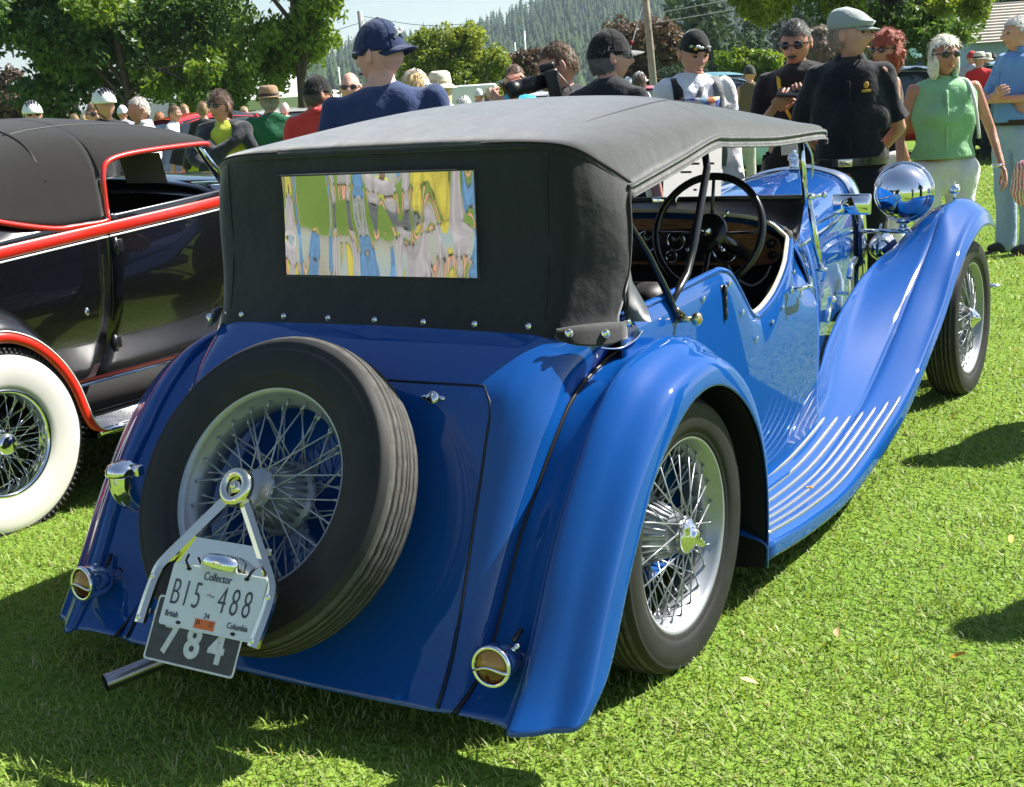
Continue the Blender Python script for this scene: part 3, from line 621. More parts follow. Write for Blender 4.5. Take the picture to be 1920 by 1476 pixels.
# ---------------------------------------------------------------- windscreen
GLASS = mat('glass', (0.95, 0.97, 0.97), rough=0.0, trans=1.0, ior=1.02, spec=.5)
wbz, wby, wtz, wty = 1.066, 1.555, 1.268, 1.505
WS = empty('windscreen', (0, 0, 0)); WS.parent = CAR
fr = join(cyl((-.575, wby, wbz), (.575, wby, wbz), .010, n=10), cyl((-.575, wty, wtz), (.575, wty, wtz), .010, n=10), box((-.57, wby - .012, wbz - .028), (.57, wby + .012, wbz - .008), .003))
obj('screen_rail', fr, BLKMET, WS)
obj('screen_glass', ([(-.565, wby, wbz), (.565, wby, wbz), (.565, wty, wtz), (-.565, wty, wtz)], [(0, 1, 2, 3)]), GLASS, WS)
for s in (1, -1):
    obj('screen_pillar', join(cyl((s * .578, wby + .003, wbz - .03), (s * .578, wty, wtz + .02), .012, n=10), tube([(s * .582, wby + .015, wbz + .01), (s * .59, wby + .06, .90), (s * .602, wby + .085, .80)], [.010, .014, .011], 10)), CHROME, WS)
    obj('screen_clamp', join(ell((s * .59, wby + .01, wbz), (.022, .020, .014)), cyl((s * .58, wby, wbz), (s * .635, wby + .025, wbz + .004), .006), ell((s * .636, wby + .025, wbz + .004), (.010, .012, .012))), CHROME, WS)
    obj('pillar_foot', ell((s * .602, wby + .085, .80), (.024, .02, .010)), CHROME, WS)
    obj('screen_stay', tube(crs([(s * .585, wty + .01, wtz + .01), (s * .60, wty + .06, wtz - .06), (s * .592, wby + .03, wbz + .06)], 4), .004, 6), CHROME, WS)
obj('wiper_motor', box((.0, wby - .035, wbz - .02), (.10, wby - .012, wbz + .012), .006), CHROME, WS)
# windscreen seal shelf and demister vents on the scuttle
sh = loft(sym2([[(x + .004, 1.43, z + .004) for x, z in SEC[0][1][4:]], [(x + .010, 1.50, z + .014) for x, z in SEC[1][1][4:]], [(x * 1.035, 1.548, 1.060) for x, z in SEC[1][1][4:]]]), 2, 3)
obj('scuttle_pad', flip(sh), SEAL, WS)
MIRR = mat('mirror_glass', (0.9, 0.9, 0.9), rough=0.0, metal=1.0)
for s in (1, -1):
    c = Vector((s * .723, 1.60, 1.034)); M = Matrix.Translation(c) @ Vector((s * -.12, -1, .06)).to_track_quat('Z', 'Y').to_matrix().to_4x4()
    mm = obj('wing_mirror', join(xf(box((-.071, -.036, -.02), (.071, .036, 0), .008), M), tube([(s * .604, wby + .05, .97), (s * .66, 1.63, .995), (s * .70, 1.625, 1.025)], .006, 8)), CHROME, CAR)
    obj('mirror_face', xf(box((-.064, -.029, .0005), (.064, .029, .002)), M), MIRR, mm)

# ---------------------------------------------------------------- interior
WOOD = mat('walnut', (0.20, 0.075, 0.025), rough=0.28, coat=.7)
N = WOOD.node_tree.nodes; L = WOOD.node_tree.links; tc = N.new('ShaderNodeTexCoord'); mp = N.new('ShaderNodeMapping'); mp.inputs['Scale'].default_value = (3, 3, 26); L.new(tc.outputs['Object'], mp.inputs[0])
nz = N.new('ShaderNodeTexNoise'); nz.inputs['Scale'].default_value = 2.4; nz.inputs['Detail'].default_value = 7; nz.inputs['Distortion'].default_value = 1.2; L.new(mp.outputs[0], nz.inputs['Vector'])
rp_ = N.new('ShaderNodeValToRGB'); rp_.color_ramp.elements[0].position = .35; rp_.color_ramp.elements[0].color = (.19, .065, .022, 1); rp_.color_ramp.elements[1].position = .68; rp_.color_ramp.elements[1].color = (.52, .24, .085, 1)
L.new(nz.outputs[0], rp_.inputs[0]); L.new(rp_.outputs[0], N['Principled BSDF'].inputs['Base Color'])
dash = [(0, 1.005), (.2, 1.0), (.38, .985), (.46, .962), (.51, .925), (.525, .88), (.50, .845), (.42, .835), (.2, .835), (0, .835)]
ds = [(x * .985, 1.47, z) for x, z in dash]; ds = ds + [(-x, y, z) for x, y, z in reversed(ds[1:-1])]
D_ = obj('dashboard', (ds + [(x, y + .02, z) for x, y, z in ds], [tuple(range(len(ds)))] + gridf(2, len(ds), True)), WOOD, CAR, smooth=False)
apron = loft(sym2([[(x, 1.425, z - .006) for x, z in SEC[0][1][3:]], [(x * .975, 1.465, z - .012) for x, z in SEC[0][1][3:]], [(x * .955, 1.475, z - .03) for x, z in SEC[0][1][3:]]]), 2, 3)
obj('dash_surround', apron, BLUE, D_)
GA = mat('gauge_face', (0.010, 0.010, 0.011), rough=.35, coat=.8)
obj('gauge_panel', box((-.22, 1.455, .850), (.30, 1.466, .965), .01), GA, D_)
for x, z, r in ((.315, .895, .048), (.01, .925, .038), (.125, .925, .034), (.105, .868, .022), (-.12, .925, .038), (.225, .94, .018), (.485, .915, .016), (.49, .875, .014)):
    gq = obj('gauge', lathe([(0, 1.452), (r * .9, 1.452), (r * .94, 1.447), (r, 1.446), (r * 1.08, 1.450), (r * 1.08, 1.466)], 28, 'y', (x, 0, z)), CHROME if r > .02 else BLKMET, D_)
    obj('gauge_dial', lathe([(0, 1.4505), (r * .88, 1.4505), (r * .9, 1.453)], 24, 'y', (x, 0, z)), GA, gq)
    if r > .03: obj('gauge_needle', tube([(x, 1.4495, z), (x + r * .5, 1.4495, z + r * .5)], .0012, 4), WHITE, gq)
# steering wheel (right-hand drive)
sc0 = Vector((.405, 1.10, .998)); ax = Vector((.0, -.94, .34)).normalized(); e1 = Vector((1, 0, 0)); e2 = ax.cross(e1).normalized() * -1
SW = obj('steering_wheel', tube([tuple(p) for p in ring(sc0, .188, e1, e2, 48)], .0125, 10, closed=True), BLKMET, CAR)
for a in (90, 0, 180, 270): d = e1 * cos(radians(a)) + e2 * sin(radians(a)); obj('wheel_spoke', tube([tuple(sc0 - ax * .02 + d * .05), tuple(sc0 + d * .183)], [.011, .009], 8, flat=.5), BLKMET, SW)
Mw = Matrix.Translation(sc0 - ax * .0) @ ax.to_track_quat('Z', 'Y').to_matrix().to_4x4()
obj('wheel_hub', xf(join(lathe([(0, .012), (.03, .011), (.062, .004), (.066, -.006), (.062, -.02), (.03, -.03)], 32, 'z')), Mw), BLKMET, SW)
obj('horn_button', xf(lathe([(0, .030), (.012, .028), (.018, .018), (.018, .01)], 20, 'z'), Mw), CHROME, SW)
for a in (45, 135, 315): d = e1 * cos(radians(a)) + e2 * sin(radians(a)); obj('control_lever', join(tube([tuple(sc0 + d * .055 + ax * .0), tuple(sc0 + d * .085 + ax * .006)], .004, 6), ell(tuple(sc0 + d * .088 + ax * .006), (.008, .008, .008), 10, 6)), CHROME, SW)
obj('steering_column', cyl(tuple(sc0 - ax * .02), tuple(sc0 - ax * .55), .022, n=12), BLKMET, SW)
# tub, seats
obj('cockpit_floor', box((-.60, .0, .34), (.60, 1.75, .37)), UNDER, CAR)
obj('firewall', box((-.50, 1.60, .37), (.50, 1.62, .88)), UNDER, CAR)
tub = loft([[(x - .03, y, z - .012), (x - .035, y, .6), (.60, y, .38)] for y, z, x in zip(SIDE_Y, SIDE_Z, SIDE_X)], 2, 2)
obj('side_trim', join(tub, mir(flip(tub))), LEATHER, CAR)
for s in (1, -1):
    S = empty('front_seat', (0, 0, 0)); S.parent = CAR
    obj('seat_cushion', box((s * .31 - .23, .62, .37), (s * .31 + .23, 1.08, .58), .05), LEATHER, S)
    bk = xf(box((-.22, -.06, 0), (.22, .06, .46), .045), Matrix.Translation((s * .31, .60, .47)) @ Matrix.Rotation(radians(14), 4, 'X'))
    obj('seat_back', bk, LEATHER, S)
S = empty('rear_seat', (0, 0, 0)); S.parent = CAR
obj('seat_cushion', box((-.56, -.02, .37), (.56, .42, .60), .05), LEATHER, S)
obj('seat_back', xf(box((-.56, -.06, 0), (.56, .06, .42), .05), Matrix.Translation((0, .0, .50)) @ Matrix.Rotation(radians(12), 4, 'X')), LEATHER, S)
obj('floor_shift', join(cyl((.0, 1.3, .37), (.02, 1.2, .66), .008), ell((.02, 1.2, .67), (.02, .02, .02))), BLKMET, CAR)
WIRE = mat('grey_cable', (.45, .45, .44), rough=.5)
obj('dash_cable', tube(crs([(.33, 1.44, .84), (.36, 1.43, .80), (.42, 1.43, .77), (.47, 1.43, .80), (.49, 1.44, .84)], 4), .004, 6), WIRE, D_)

# ---------------------------------------------------------------- front lamps
for s in (1, -1):
    c = (s * .487, 3.10, .942)
    prof = [(0, -.145), (.03, -.142), (.065, -.130), (.095, -.108), (.115, -.075), (.124, -.035), (.126, 0), (.131, .004), (.133, .014), (.128, .022), (.10, .035), (.06, .043), (0, .046)]
    H = obj('headlamp', lathe(prof, 48, 'y', c), CHROME, CAR)
    obj('lamp_rim', lathe([(.127, -.004), (.136, .0), (.138, .010), (.133, .018)], 48, 'y', c), CHROME, H)
    obj('lamp_post', join(cyl((s * .487, 3.09, .82), (s * .487, 3.09, .76), .018), ell((s * .487, 3.09, .815), (.035, .035, .02)), ell((s * .487, 3.09, .775), (.03, .025, .018)), box((s * .487 - .035, 3.07, .757), (s * .487 + .035, 3.11, .772), .004)), CHROME, H)
    c2 = (s * .375, 3.16, .685); prof2 = [(r * .50, a * .55) for r, a in prof]
    obj('fog_lamp', join(lathe(prof2, 36, 'y', c2), cyl((c2[0], 3.14, .74), (c2[0], 3.14, .77), .012), tube(crs([(c2[0] + .01, 3.10, .80), (c2[0] + .0, 3.085, .72), (c2[0] + .01, 3.10, .64)], 3), .005, 6)), CHROME, CAR)
    obj('lamp_bar', cyl((s * .28, 3.09, .768), (s * .56, 3.09, .766), .011, n=12), CHROME, CAR)
    obj('bumper_iron', tube(crs([(s * .35, 3.45, .42), (s * .45, 3.60, .42), (s * .60, 3.66, .43), (s * .80, 3.62, .44)], 4), .022, 10, flat=.5), CHROME, CAR)
obj('bonnet_catch', join(tube([(.60, 1.70, .60), (.585, 1.78, .655)], .010, 8), ell((.59, 1.79, .665), (.016, .016, .016)), tube([(.475, 2.35, .665), (.46, 2.42, .70), (.455, 2.50, .72)], .012, 8)), CHROME, CAR)
# show card behind the windscreen
PAPER = mat('card_paper', (0.80, 0.77, 0.70), rough=0.8)
N = PAPER.node_tree.nodes; L = PAPER.node_tree.links; tb_ = N.new('ShaderNodeBsdfTranslucent'); tb_.inputs[0].default_value = (.8, .76, .66, 1); mx_ = N.new('ShaderNodeMixShader'); mx_.inputs[0].default_value = .5
L.new(N['Principled BSDF'].outputs[0], mx_.inputs[1]); L.new(tb_.outputs[0], mx_.inputs[2]); L.new(mx_.outputs[0], N['Material Output'].inputs[0])
cd = obj('show_card', ([(-.02, 1.66, 1.045), (.24, 1.60, 1.045), (.24, 1.63, 1.25), (-.02, 1.69, 1.25)], [(0, 1, 2, 3)]), PAPER, None)
tag(cd, 'cream show card with printed lines standing behind the blue car windscreen', 'card')
INK = mat('ink_grey', (.35, .33, .32), rough=.8)
for k, (x, z, w) in enumerate(((.045, 1.215, .045), (.135, 1.215, .05), (.055, 1.185, .09), (.06, 1.155, .05), (.17, 1.185, .04), (.12, 1.09, .015), (.15, 1.09, .012))):
    y = lambda xx: 1.66 - (xx + .02) * .2308 - .003 + (z - 1.045) * .146
    obj('printed_line', ([(x, y(x), z), (x + w, y(x + w), z), (x + w, y(x + w), z + .008), (x, y(x), z + .008)], [(0, 1, 2, 3)]), INK, cd, smooth=False)
# ================================================================== black convertible with red trim
BC = empty('convertible', (-2.75, 0, 0), 0, 'glossy black vintage convertible with red trim, charcoal top and whitewall tyres', 'car')
def belt(y): return 1.030 + .064 * (y - .2)
def bside(y, taper=1.0):
    zb = belt(y); t = taper
    return [(.40 * t, y, .40), (.50 * t, y, .42), (.60 * t, y, .56), (.672 * t, y, .74), (.70 * t, y, .93), (.706 * t, y, zb - .03), (.706 * t, y, zb + .03), (.698 * t, y, zb + .05)]
YS = [(-1.15, .62, .55), (-1.0, .80, .8), (-.7, .93, 1.03), (-.3, .98, 1.16), (.0, 1.0, 1.2), (.25, 1.0, 1.14), (.5, 1.0, 1.10), (.72, 1.0, 1.10)]
rows = []
for y, t, zt in YS:
    r = bside(y, t); r = [(a, b, min(c, zt)) for a, b, c in r]; r += [(.66 * t, y, zt + .0 if zt > belt(y) + .05 else zt), (.50 * t, y, zt + .04), (.0, y, zt + .07)]; rows.append(r)
rb = loft(sym2(rows), 4, 3)
rows = []
for y in (.72, .95, 1.15, 1.35, 1.5, 1.65):
    t = 1.0 - .10 * max(0, (y - 1.2)) ; r = bside(y, t); zt = 1.095 + .05 * max(0, y - .9)
    r += [(.684 * t, y, zt + .012), (.672 * t, y, zt + .014), (.655 * t, y, zt - .01)]; rows.append(r)
db = loft(rows, 3, 3)
CW = []
for y, t, zt in ((1.38, .982, 1.17), (1.6, .96, 1.185), (1.9, .90, 1.18), (2.5, .70, 1.16), (3.05, .50, 1.13)):
    r = [(a * (1 if y < 2 else 1), b, min(c, zt - .03)) for a, b, c in bside(y, t)]; r += [(.66 * t, y, zt - .03), (.50 * t, y, zt + .01), (0., y, zt + .05)]; CW.append(r)
cw = loft(sym2(CW), 4, 3)
B_ = obj('body', join(flip(rb), flip(db), mir(flip(db)), flip(cw)), BLACKP, BC); solidify(B_, .006)
for s in (1, -1):
    def band(z0, z1, off, y0=-1.0, y1=2.9, n=40):
        V = []
        for y in np.linspace(y0, y1, n):
            t = float(np.interp(y, [-1.15, -1, -.7, -.3, 0, 1.2, 1.6, 1.9, 2.5, 3.05], [.62, .8, .93, .98, 1, 1, .96, .90, .70, .5])); z = belt(y)
            if y < -.3: z = belt(-.3) - (-.3 - y) * .25
            for zz, o_ in ((z0, 0), (z0 + .004, off), ((z0 + z1) / 2, off * 1.5), (z1 - .004, off), (z1, 0)): V.append((s * (.706 * t + o_), y, z + zz))
        g = (V, gridf(n, 5)); return g if s < 0 else flip(g)
    obj('belt_moulding', band(-.024, .024, .005), RED, BC); obj('pinstripe', band(-.038, -.030, .003), WHITE, BC)
    # door shut line, handle, hinges
    D2 = empty('door'); D2.parent = BC
    for yd in (.735, 1.62): obj('shut_line', tube([(s * (a + .0015), yd, c) for a, b, c in bside(yd)[1:]], .003, 6), SEAL, D2)
    for z in (1.005, .60): obj('hinge', join(cyl((s * .712 * (1 if z > .8 else .89), .755, z - .05), (s * .712 * (1 if z > .8 else .89), .755, z + .02), .012, n=10), box((s * .70 * (1 if z > .8 else .88) - .01, .755, z - .04), (s * .70 * (1 if z > .8 else .88) + .01, .80, z + .01), .004)), BLKMET, D2)
    obj('door_bumper', ell((s * .672, .60, .745), (.012, .011, .018)), CHROME, B_)
    obj('door_sill_trim', tube([(s * (.672), y, 1.112 + .05 * max(0, y - .9)) for y in np.linspace(.74, 1.40, 12)], .006, 8), CHROME, D2)
    # fender
    FB = [((.80, -.42, .16), (.74, -.50, .16), (.60, -.50, .18)), ((.80, -.36, .40), (.74, -.43, .42), (.60, -.43, .44)), ((.80, -.25, .58), (.74, -.31, .64), (.60, -.31, .67)), ((.80, -.10, .69), (.74, -.12, .78), (.58, -.12, .82)),
          ((.80, .07, .725), (.74, .08, .825), (.58, .08, .86)), ((.80, .20, .685), (.74, .225, .775), (.58, .23, .82)), ((.80, .30, .60), (.74, .335, .66), (.58, .35, .70)), ((.80, .37, .49), (.74, .405, .515), (.58, .43, .54)), ((.80, .412, .36), (.74, .435, .37), (.56, .46, .38)), ((.80, .445, .305), (.75, .465, .305), (.54, .49, .305)), ((.80, .49, .285), (.76, .50, .290), (.53, .51, .292))]
    rows = [[K2, (np.array(K2) + np.array(K)) / 2 + np.array((.02, 0, .008)), K, np.array(K) * .5 + np.array(L_) * .5 + np.array((.022, 0, .004)), (L_[0] + .004, L_[1], L_[2] + .02), L_] for L_, K, K2 in FB]
    g = loft(rows, 4, 3); FR = obj('rear_fender', flip(g) if s > 0 else mir(flip(g)), BLACKP, BC); solidify(FR, .006)
    lp = crs([L_ for L_, K, K2 in FB], 5)
    n_ = len(lp); V = []
    for q in lp:
        d = np.array((0, q[1] - .05, q[2] - .30)); d = d / np.linalg.norm(d)
        for o_, x_ in ((-.004, -.004), (-.004, .010), (.016, .013), (.034, .010), (.036, -.004)): V.append((s * (q[0] + x_), q[1] + d[1] * o_, q[2] + d[2] * o_))
    g = (V, gridf(n_, 5, True)); obj('fender_lip', g if s > 0 else flip(g), RED, FR)
    obj('pinstripe', tube([(s * (q[0] + .010), q[1] + (q[1] - .05) * .09, q[2] + (q[2] - .3) * .09 + .0) for q in lp], .003, 6), WHITE, FR)
    # running board with bright ribbed mat
    rbd = obj('running_board', box((s * .655 - .145, .47, .255), (s * .655 + .145, 2.2, .290), .012), BLACKP, BC)
    obj('board_edge', tube([(s * .795, .48, .283), (s * .80, .60, .280), (s * .80, 2.2, .280)], .016, 10), CHROME, rbd)
    for k in range(11): x = .60 + k * .0175; obj('board_rib', box((s * x - .0062, .50, .289), (s * x + .0062, 2.18, .297), .002), CHROME, rbd)
    obj('splash_apron', loft([[(s * .52, y, .295), (s * .512, y, .35), (s * .505, y, .41)] for y in (.45, 1.3, 2.3)], 3, 3) if s < 0 else flip(loft([[(s * .52, y, .295), (s * .512, y, .35), (s * .505, y, .41)] for y in (.45, 1.3, 2.3)], 3, 3)), BLACKP, BC)
    obj('sill_trim', tube([(s * .512, .45, .418), (s * .512, 2.3, .418)], .010, 8), CHROME, BC)
    obj('sill_stripe', box((s * .512 - .012, .42, .430), (s * .512 + .012, 2.3, .466), .004), RED, BC)
    # front fender, simple sweep
    FF2 = [((.80, 2.0, .27), (.74, 2.0, .28), (.55, 2.0, .285)), ((.80, 2.2, .38), (.74, 2.18, .42), (.55, 2.2, .45)), ((.80, 2.42, .60), (.74, 2.40, .68), (.52, 2.42, .72)), ((.80, 2.65, .71), (.74, 2.65, .81), (.48, 2.65, .85)), ((.80, 2.9, .71), (.74, 2.92, .81), (.46, 2.92, .84)), ((.80, 3.12, .60), (.74, 3.18, .66), (.46, 3.18, .68)), ((.79, 3.2, .45), (.74, 3.28, .46), (.5, 3.28, .47))]
    g = loft([[K2, (np.array(K2) + np.array(K)) / 2 + np.array((.02, 0, .02)), K, np.array(K) * .5 + np.array(L_) * .5 + np.array((.02, 0, .01)), L_] for L_, K, K2 in FF2], 4, 3)
    o = obj('front_fender', flip(g) if s < 0 else g, BLACKP, BC) if s > 0 else obj('front_fender', mir(g), BLACKP, BC); solidify(o, .006)
    obj('headlamp', lathe([(0, -.15), (.06, -.13), (.10, -.08), (.115, 0), (.12, .01), (.08, .035), (0, .045)], 32, 'y', (s * .40, 3.02, .90)), CHROME, BC)
# canvas top
A1 = [(-.12, [(0, 1.27), (.3, 1.27), (.5, 1.265), (.62, 1.255), (.67, 1.248), (.68, 1.240)]), (.08, [(0, 1.36), (.3, 1.355), (.5, 1.332), (.61, 1.285), (.67, 1.235), (.685, 1.195)]),
      (.25, [(0, 1.428), (.3, 1.42), (.49, 1.385), (.605, 1.325), (.67, 1.225), (.692, 1.140)]), (.47, [(0, 1.498), (.3, 1.486), (.48, 1.448), (.60, 1.378), (.672, 1.255), (.695, 1.092)]),
      (.60, [(0, 1.512), (.3, 1.500), (.48, 1.464), (.60, 1.398), (.672, 1.280), (.695, 1.088)]), (.735, [(0, 1.518), (.3, 1.506), (.48, 1.472), (.60, 1.412), (.672, 1.300), (.695, 1.092)])]
A2 = [(.735, [(0, 1.518), (.3, 1.506), (.48, 1.472), (.60, 1.412), (.66, 1.345), (.690, 1.270)]), (.79, [(0, 1.519), (.3, 1.507), (.48, 1.473), (.60, 1.418), (.657, 1.362), (.682, 1.322)]),
      (.90, [(0, 1.515), (.3, 1.504), (.48, 1.471), (.60, 1.420), (.655, 1.374), (.675, 1.346)]), (1.12, [(0, 1.492), (.3, 1.482), (.48, 1.457), (.60, 1.416), (.652, 1.382), (.670, 1.358)]), (1.36, [(0, 1.44), (.3, 1.435), (.48, 1.42), (.60, 1.395), (.65, 1.376), (.665, 1.362)]), (1.385, [(0, 1.42), (.3, 1.416), (.48, 1.402), (.60, 1.38), (.645, 1.362), (.66, 1.35)])]
g1 = loft(sym([[(x, y, z) for x, z in r] for y, r in A1]), 5, 4); g2 = loft(sym([[(x, y, z) for x, z in r] for y, r in A2]), 5, 4)
H2 = obj('canvas_top', join(flip(g1), flip(g2)), CANVAS2, BC); solidify(H2, .005)
for s in (1, -1):
    P = [(s * (r[5][0] + .004), y, r[5][1]) for y, r in A1] + [(s * .697, .745, 1.12), (s * .694, .750, 1.20)] + [(s * (r[5][0] + .003), y + (.02 if i == 0 else 0), r[5][1]) for i, (y, r) in enumerate(A2)]
    obj('top_piping', tube(crs(P, 4), .0115, 8), RED, H2)
    P = [(s * r[2][0], y, r[2][1] + .006) for y, r in A1[3:] + A2[1:]]
    obj('top_seam', tube(crs(P, 3), .003, 6), SEAL, H2)
P = [(x, .49, z + .007) for x, z in crs([(0, 1.502), (.3, 1.490), (.48, 1.452), (.60, 1.384), (.672, 1.262)], 4)]
obj('top_seam', tube(P + [(-x, y, z) for x, y, z in P[1:]][::1] if False else P, .003, 6), SEAL, H2)
# windscreen, interior
FRAME2 = mat('screen_frame_chrome', (0.70, 0.80, 0.88), rough=.08, metal=1.0)
SW2 = empty('windscreen'); SW2.parent = BC
for s in (1, -1): obj('screen_pillar', tube([(s * .645, 1.33, 1.372), (s * .655, 1.47, 1.185)], [.018, .026], 10, flat=.7), FRAME2, SW2)
obj('screen_rail', cyl((-.645, 1.335, 1.368), (.645, 1.335, 1.368), .014), FRAME2, SW2); obj('screen_rail', cyl((-.65, 1.47, 1.190), (.65, 1.47, 1.190), .014), FRAME2, SW2)
obj('screen_glass', ([(-.64, 1.47, 1.19), (.64, 1.47, 1.19), (.64, 1.335, 1.368), (-.64, 1.335, 1.368)], [(0, 1, 2, 3)]), GLASS, SW2)
obj('dashboard', loft(sym2([[(.62, 1.36, 1.02), (.60, 1.35, 1.10), (.55, 1.345, 1.135), (.3, 1.34, 1.155), (0, 1.34, 1.16)], [(.62, 1.46, 1.03), (.60, 1.46, 1.14), (.55, 1.46, 1.18), (.3, 1.46, 1.20), (0, 1.46, 1.205)]]), 2, 3), BLACKP, BC)
BROWN = mat('brown_leather', (0.060, 0.030, 0.018), rough=.45, bump=(40, .2, .004))
st = empty('bench_seat'); st.parent = BC
obj('seat_cushion', box((-.58, .62, .55), (.58, 1.08, .74), .05), BROWN, st); obj('seat_back', xf(box((-.58, -.07, 0), (.58, .07, .46), .06), Matrix.Translation((0, .60, .66)) @ Matrix.Rotation(radians(12), 4, 'X')), BROWN, st)
obj('door_card', join(*[box((s * .60 - .02, .72, .74), (s * .60 + .02, 1.46, 1.09), .01) for s in (1, -1)][:1]), BROWN, BC); obj('door_card', box((-.62, .72, .74), (-.58, 1.46, 1.09), .01), BROWN, BC)
obj('floor_pan', box((-.52, -.9, .30), (.52, 2.9, .42)), UNDER, BC)
ws = obj('steering_wheel', tube([tuple(p) for p in ring((-.33, 1.12, 1.10), .19, (1, 0, 0), (0, .35, .94), 40)], .011, 8, closed=True), BLKMET, BC)
obj('wheel_spoke', join(tube([(-.52, 1.12, 1.10), (-.14, 1.12, 1.10)], .008, 6), cyl((-.33, 1.12, 1.10), (-.33, 1.40, 1.0), .018)), BLKMET, ws)
# cards lying on the black car's dashboard
c2 = obj('show_card', ([(-2.62, 1.38, 1.20), (-2.30, 1.33, 1.20), (-2.30, 1.30, 1.335), (-2.62, 1.35, 1.335)], [(0, 1, 2, 3)]), PAPER); tag(c2, 'pale show card propped inside the black car windscreen', 'card')
# whitewall wheels
ww = [(.196, .050), (.205, .060), (.225, .067), (.27, .073), (.305, .072), (.322, .068), (.3305, .064)]
bw = [(.3305, .064), (.334, .066), (.342, .062), (.349, .054), (.354, .044), (.356, .02), (.356, -.02), (.349, -.054), (.334, -.066), (.30, -.072), (.23, -.068), (.20, -.05)]
tm = obj('whitewall_band', flip(lathe(ww, 72)), WHITEW); wwm = tm.data; bpy.data.objects.remove(tm)
lug = [box((.030, -.006, .340), (.064, .006, .357), .001)]
lugs = join(*[xf(box((.030, -.005, .338), (.066, .005, .358)), Matrix.Rotation(2 * pi * k / 96, 4, 'X')) for k in range(96)])
tm = obj('tyre', join(flip(lathe(bw, 72)), lugs), RUBBER, smooth=True); btm = tm.data; bpy.data.objects.remove(tm)
cr_ = [(.205, .056), (.208, .052), (.203, .060), (.196, .063), (.190, .060), (.186, .050), (.176, .030), (.172, 0), (.176, -.03), (.19, -.05), (.203, -.056)]
tm = obj('rim', lathe(cr_[::-1], 72), CHROME); crm = tm.data; bpy.data.objects.remove(tm)
for (x, y, s) in ((.735, .055, 1), (.735, 2.78, 1), (-.735, .055, -1), (-.735, 2.78, -1)):
    w = bpy.data.objects.new('wheel', None); COL.objects.link(w); w.parent = BC; w.matrix_local = Matrix.Translation((x, y, .346)) @ Matrix.Rotation(0 if s > 0 else pi, 4, 'Z')
    for nm, me in (('whitewall_band', wwm), ('tyre', btm), ('rim', crm)): obj(nm, me, None, w)
    for nm, m_ in (('spokes', CHROME), ('hub', CHROME), ('brake_drum', UNDER)):
        src = WM['drum' if nm == 'brake_drum' else nm]; me = src.copy(); me.transform(Matrix.Diagonal((.85, .78, .78, 1))); me.materials.clear(); me.materials.append(m_); q = obj(nm, me, None, w)
        if nm == 'spokes': q['kind'] = 'stuff'
    obj('hub_cap', lathe([(0, .082), (.03, .079), (.042, .068), (.045, .05)][::-1], 32), CHROME, w)
obj('chassis', join(cyl((-.7, .055, .346), (.7, .055, .346), .04), cyl((-.7, 2.78, .346), (.7, 2.78, .346), .03), box((-.4, -.9, .24), (.4, 3.0, .31))), UNDER, BC)
# ================================================================== people
def capsule(p0, p1, r0, r1, n=12):
    p0 = Vector(p0); p1 = Vector(p1); u, w, d = frame(p1 - p0); V = []; rings = []
    for a in (-80, -50, -20, 0): rings.append((p0 + d * (r0 * sin(radians(a))), r0 * cos(radians(a))))
    for a in (0, 20, 50, 80): rings.append((p1 + d * (r1 * sin(radians(a))), r1 * cos(radians(a))))
    for c, r in rings:
        for k in range(n): a = 2 * pi * k / n; V.append(tuple(c + u * (r * cos(a)) + w * (r * sin(a))))
    m = len(rings); return V, gridf(m, n, True) + [tuple(range(n - 1, -1, -1)), tuple((m - 1) * n + k for k in range(n))]
def chain(P, R): return [capsule(P[i], P[i + 1], R[i], R[i + 1]) for i in range(len(P) - 1)]
def fuse(prims, vox, smooth=4, fold=0.0, seed=0, cut=None):
    """union of overlapping solids as one continuous skin (voxel remesh), with optional cloth folds"""
    V, F = join(*prims); me = bpy.data.meshes.new('tmp'); me.from_pydata(V, [], F); me.update()
    o = bpy.data.objects.new('tmp', me); COL.objects.link(o)
    r = o.modifiers.new('r', 'REMESH'); r.mode = 'VOXEL'; r.voxel_size = vox; r.use_smooth_shade = True
    if smooth: sm = o.modifiers.new('s', 'SMOOTH'); sm.iterations = smooth; sm.factor = .5
    dg = bpy.context.evaluated_depsgraph_get(); out = bpy.data.meshes.new_from_object(o.evaluated_get(dg))
    bpy.data.objects.remove(o); bpy.data.meshes.remove(me)
    if cut:
        bm = bmesh.new(); bm.from_mesh(out)
        for c_, n_, r_ in cut:
            c_ = Vector(c_); fs = [f for f in bm.faces if (f.calc_center_median() - c_).length < r_]; gm = list({e for f in fs for e in f.edges} | {v for f in fs for v in f.verts}) + fs
            if fs: bmesh.ops.bisect_plane(bm, geom=gm, plane_co=c_, plane_no=n_, clear_outer=True)
        bm.to_mesh(out); bm.free(); out.polygons.foreach_set('use_smooth', [True] * len(out.polygons)); out.update()
    if fold:
        n = len(out.vertices); co = np.empty(n * 3); out.vertices.foreach_get('co', co); co = co.reshape(-1, 3)
        no = np.empty(n * 3); out.vertex_normals.foreach_get('vector', no); no = no.reshape(-1, 3); rg = np.random.default_rng(seed); d = np.zeros(n)
        for k in range(7):
            w = rg.normal(size=3) * np.array((20, 20, 13)); d += np.sin(co @ w + rg.uniform(0, 6)) * (1 + .6 * np.sin(co @ (rg.normal(size=3) * 6)))
        co += no * (d * fold / 5)[:, None]; out.vertices.foreach_set('co', co.ravel()); out.update()
    return out
def mesh_join(a, g):
    """append (verts, faces) to a mesh"""
    bm = bmesh.new(); bm.from_mesh(a); vs = [bm.verts.new(v) for v in g[0]]
    for f in g[1]:
        try: bm.faces.new([vs[i] for i in f]).smooth = True
        except ValueError: pass
    bm.to_mesh(a); bm.free(); return a
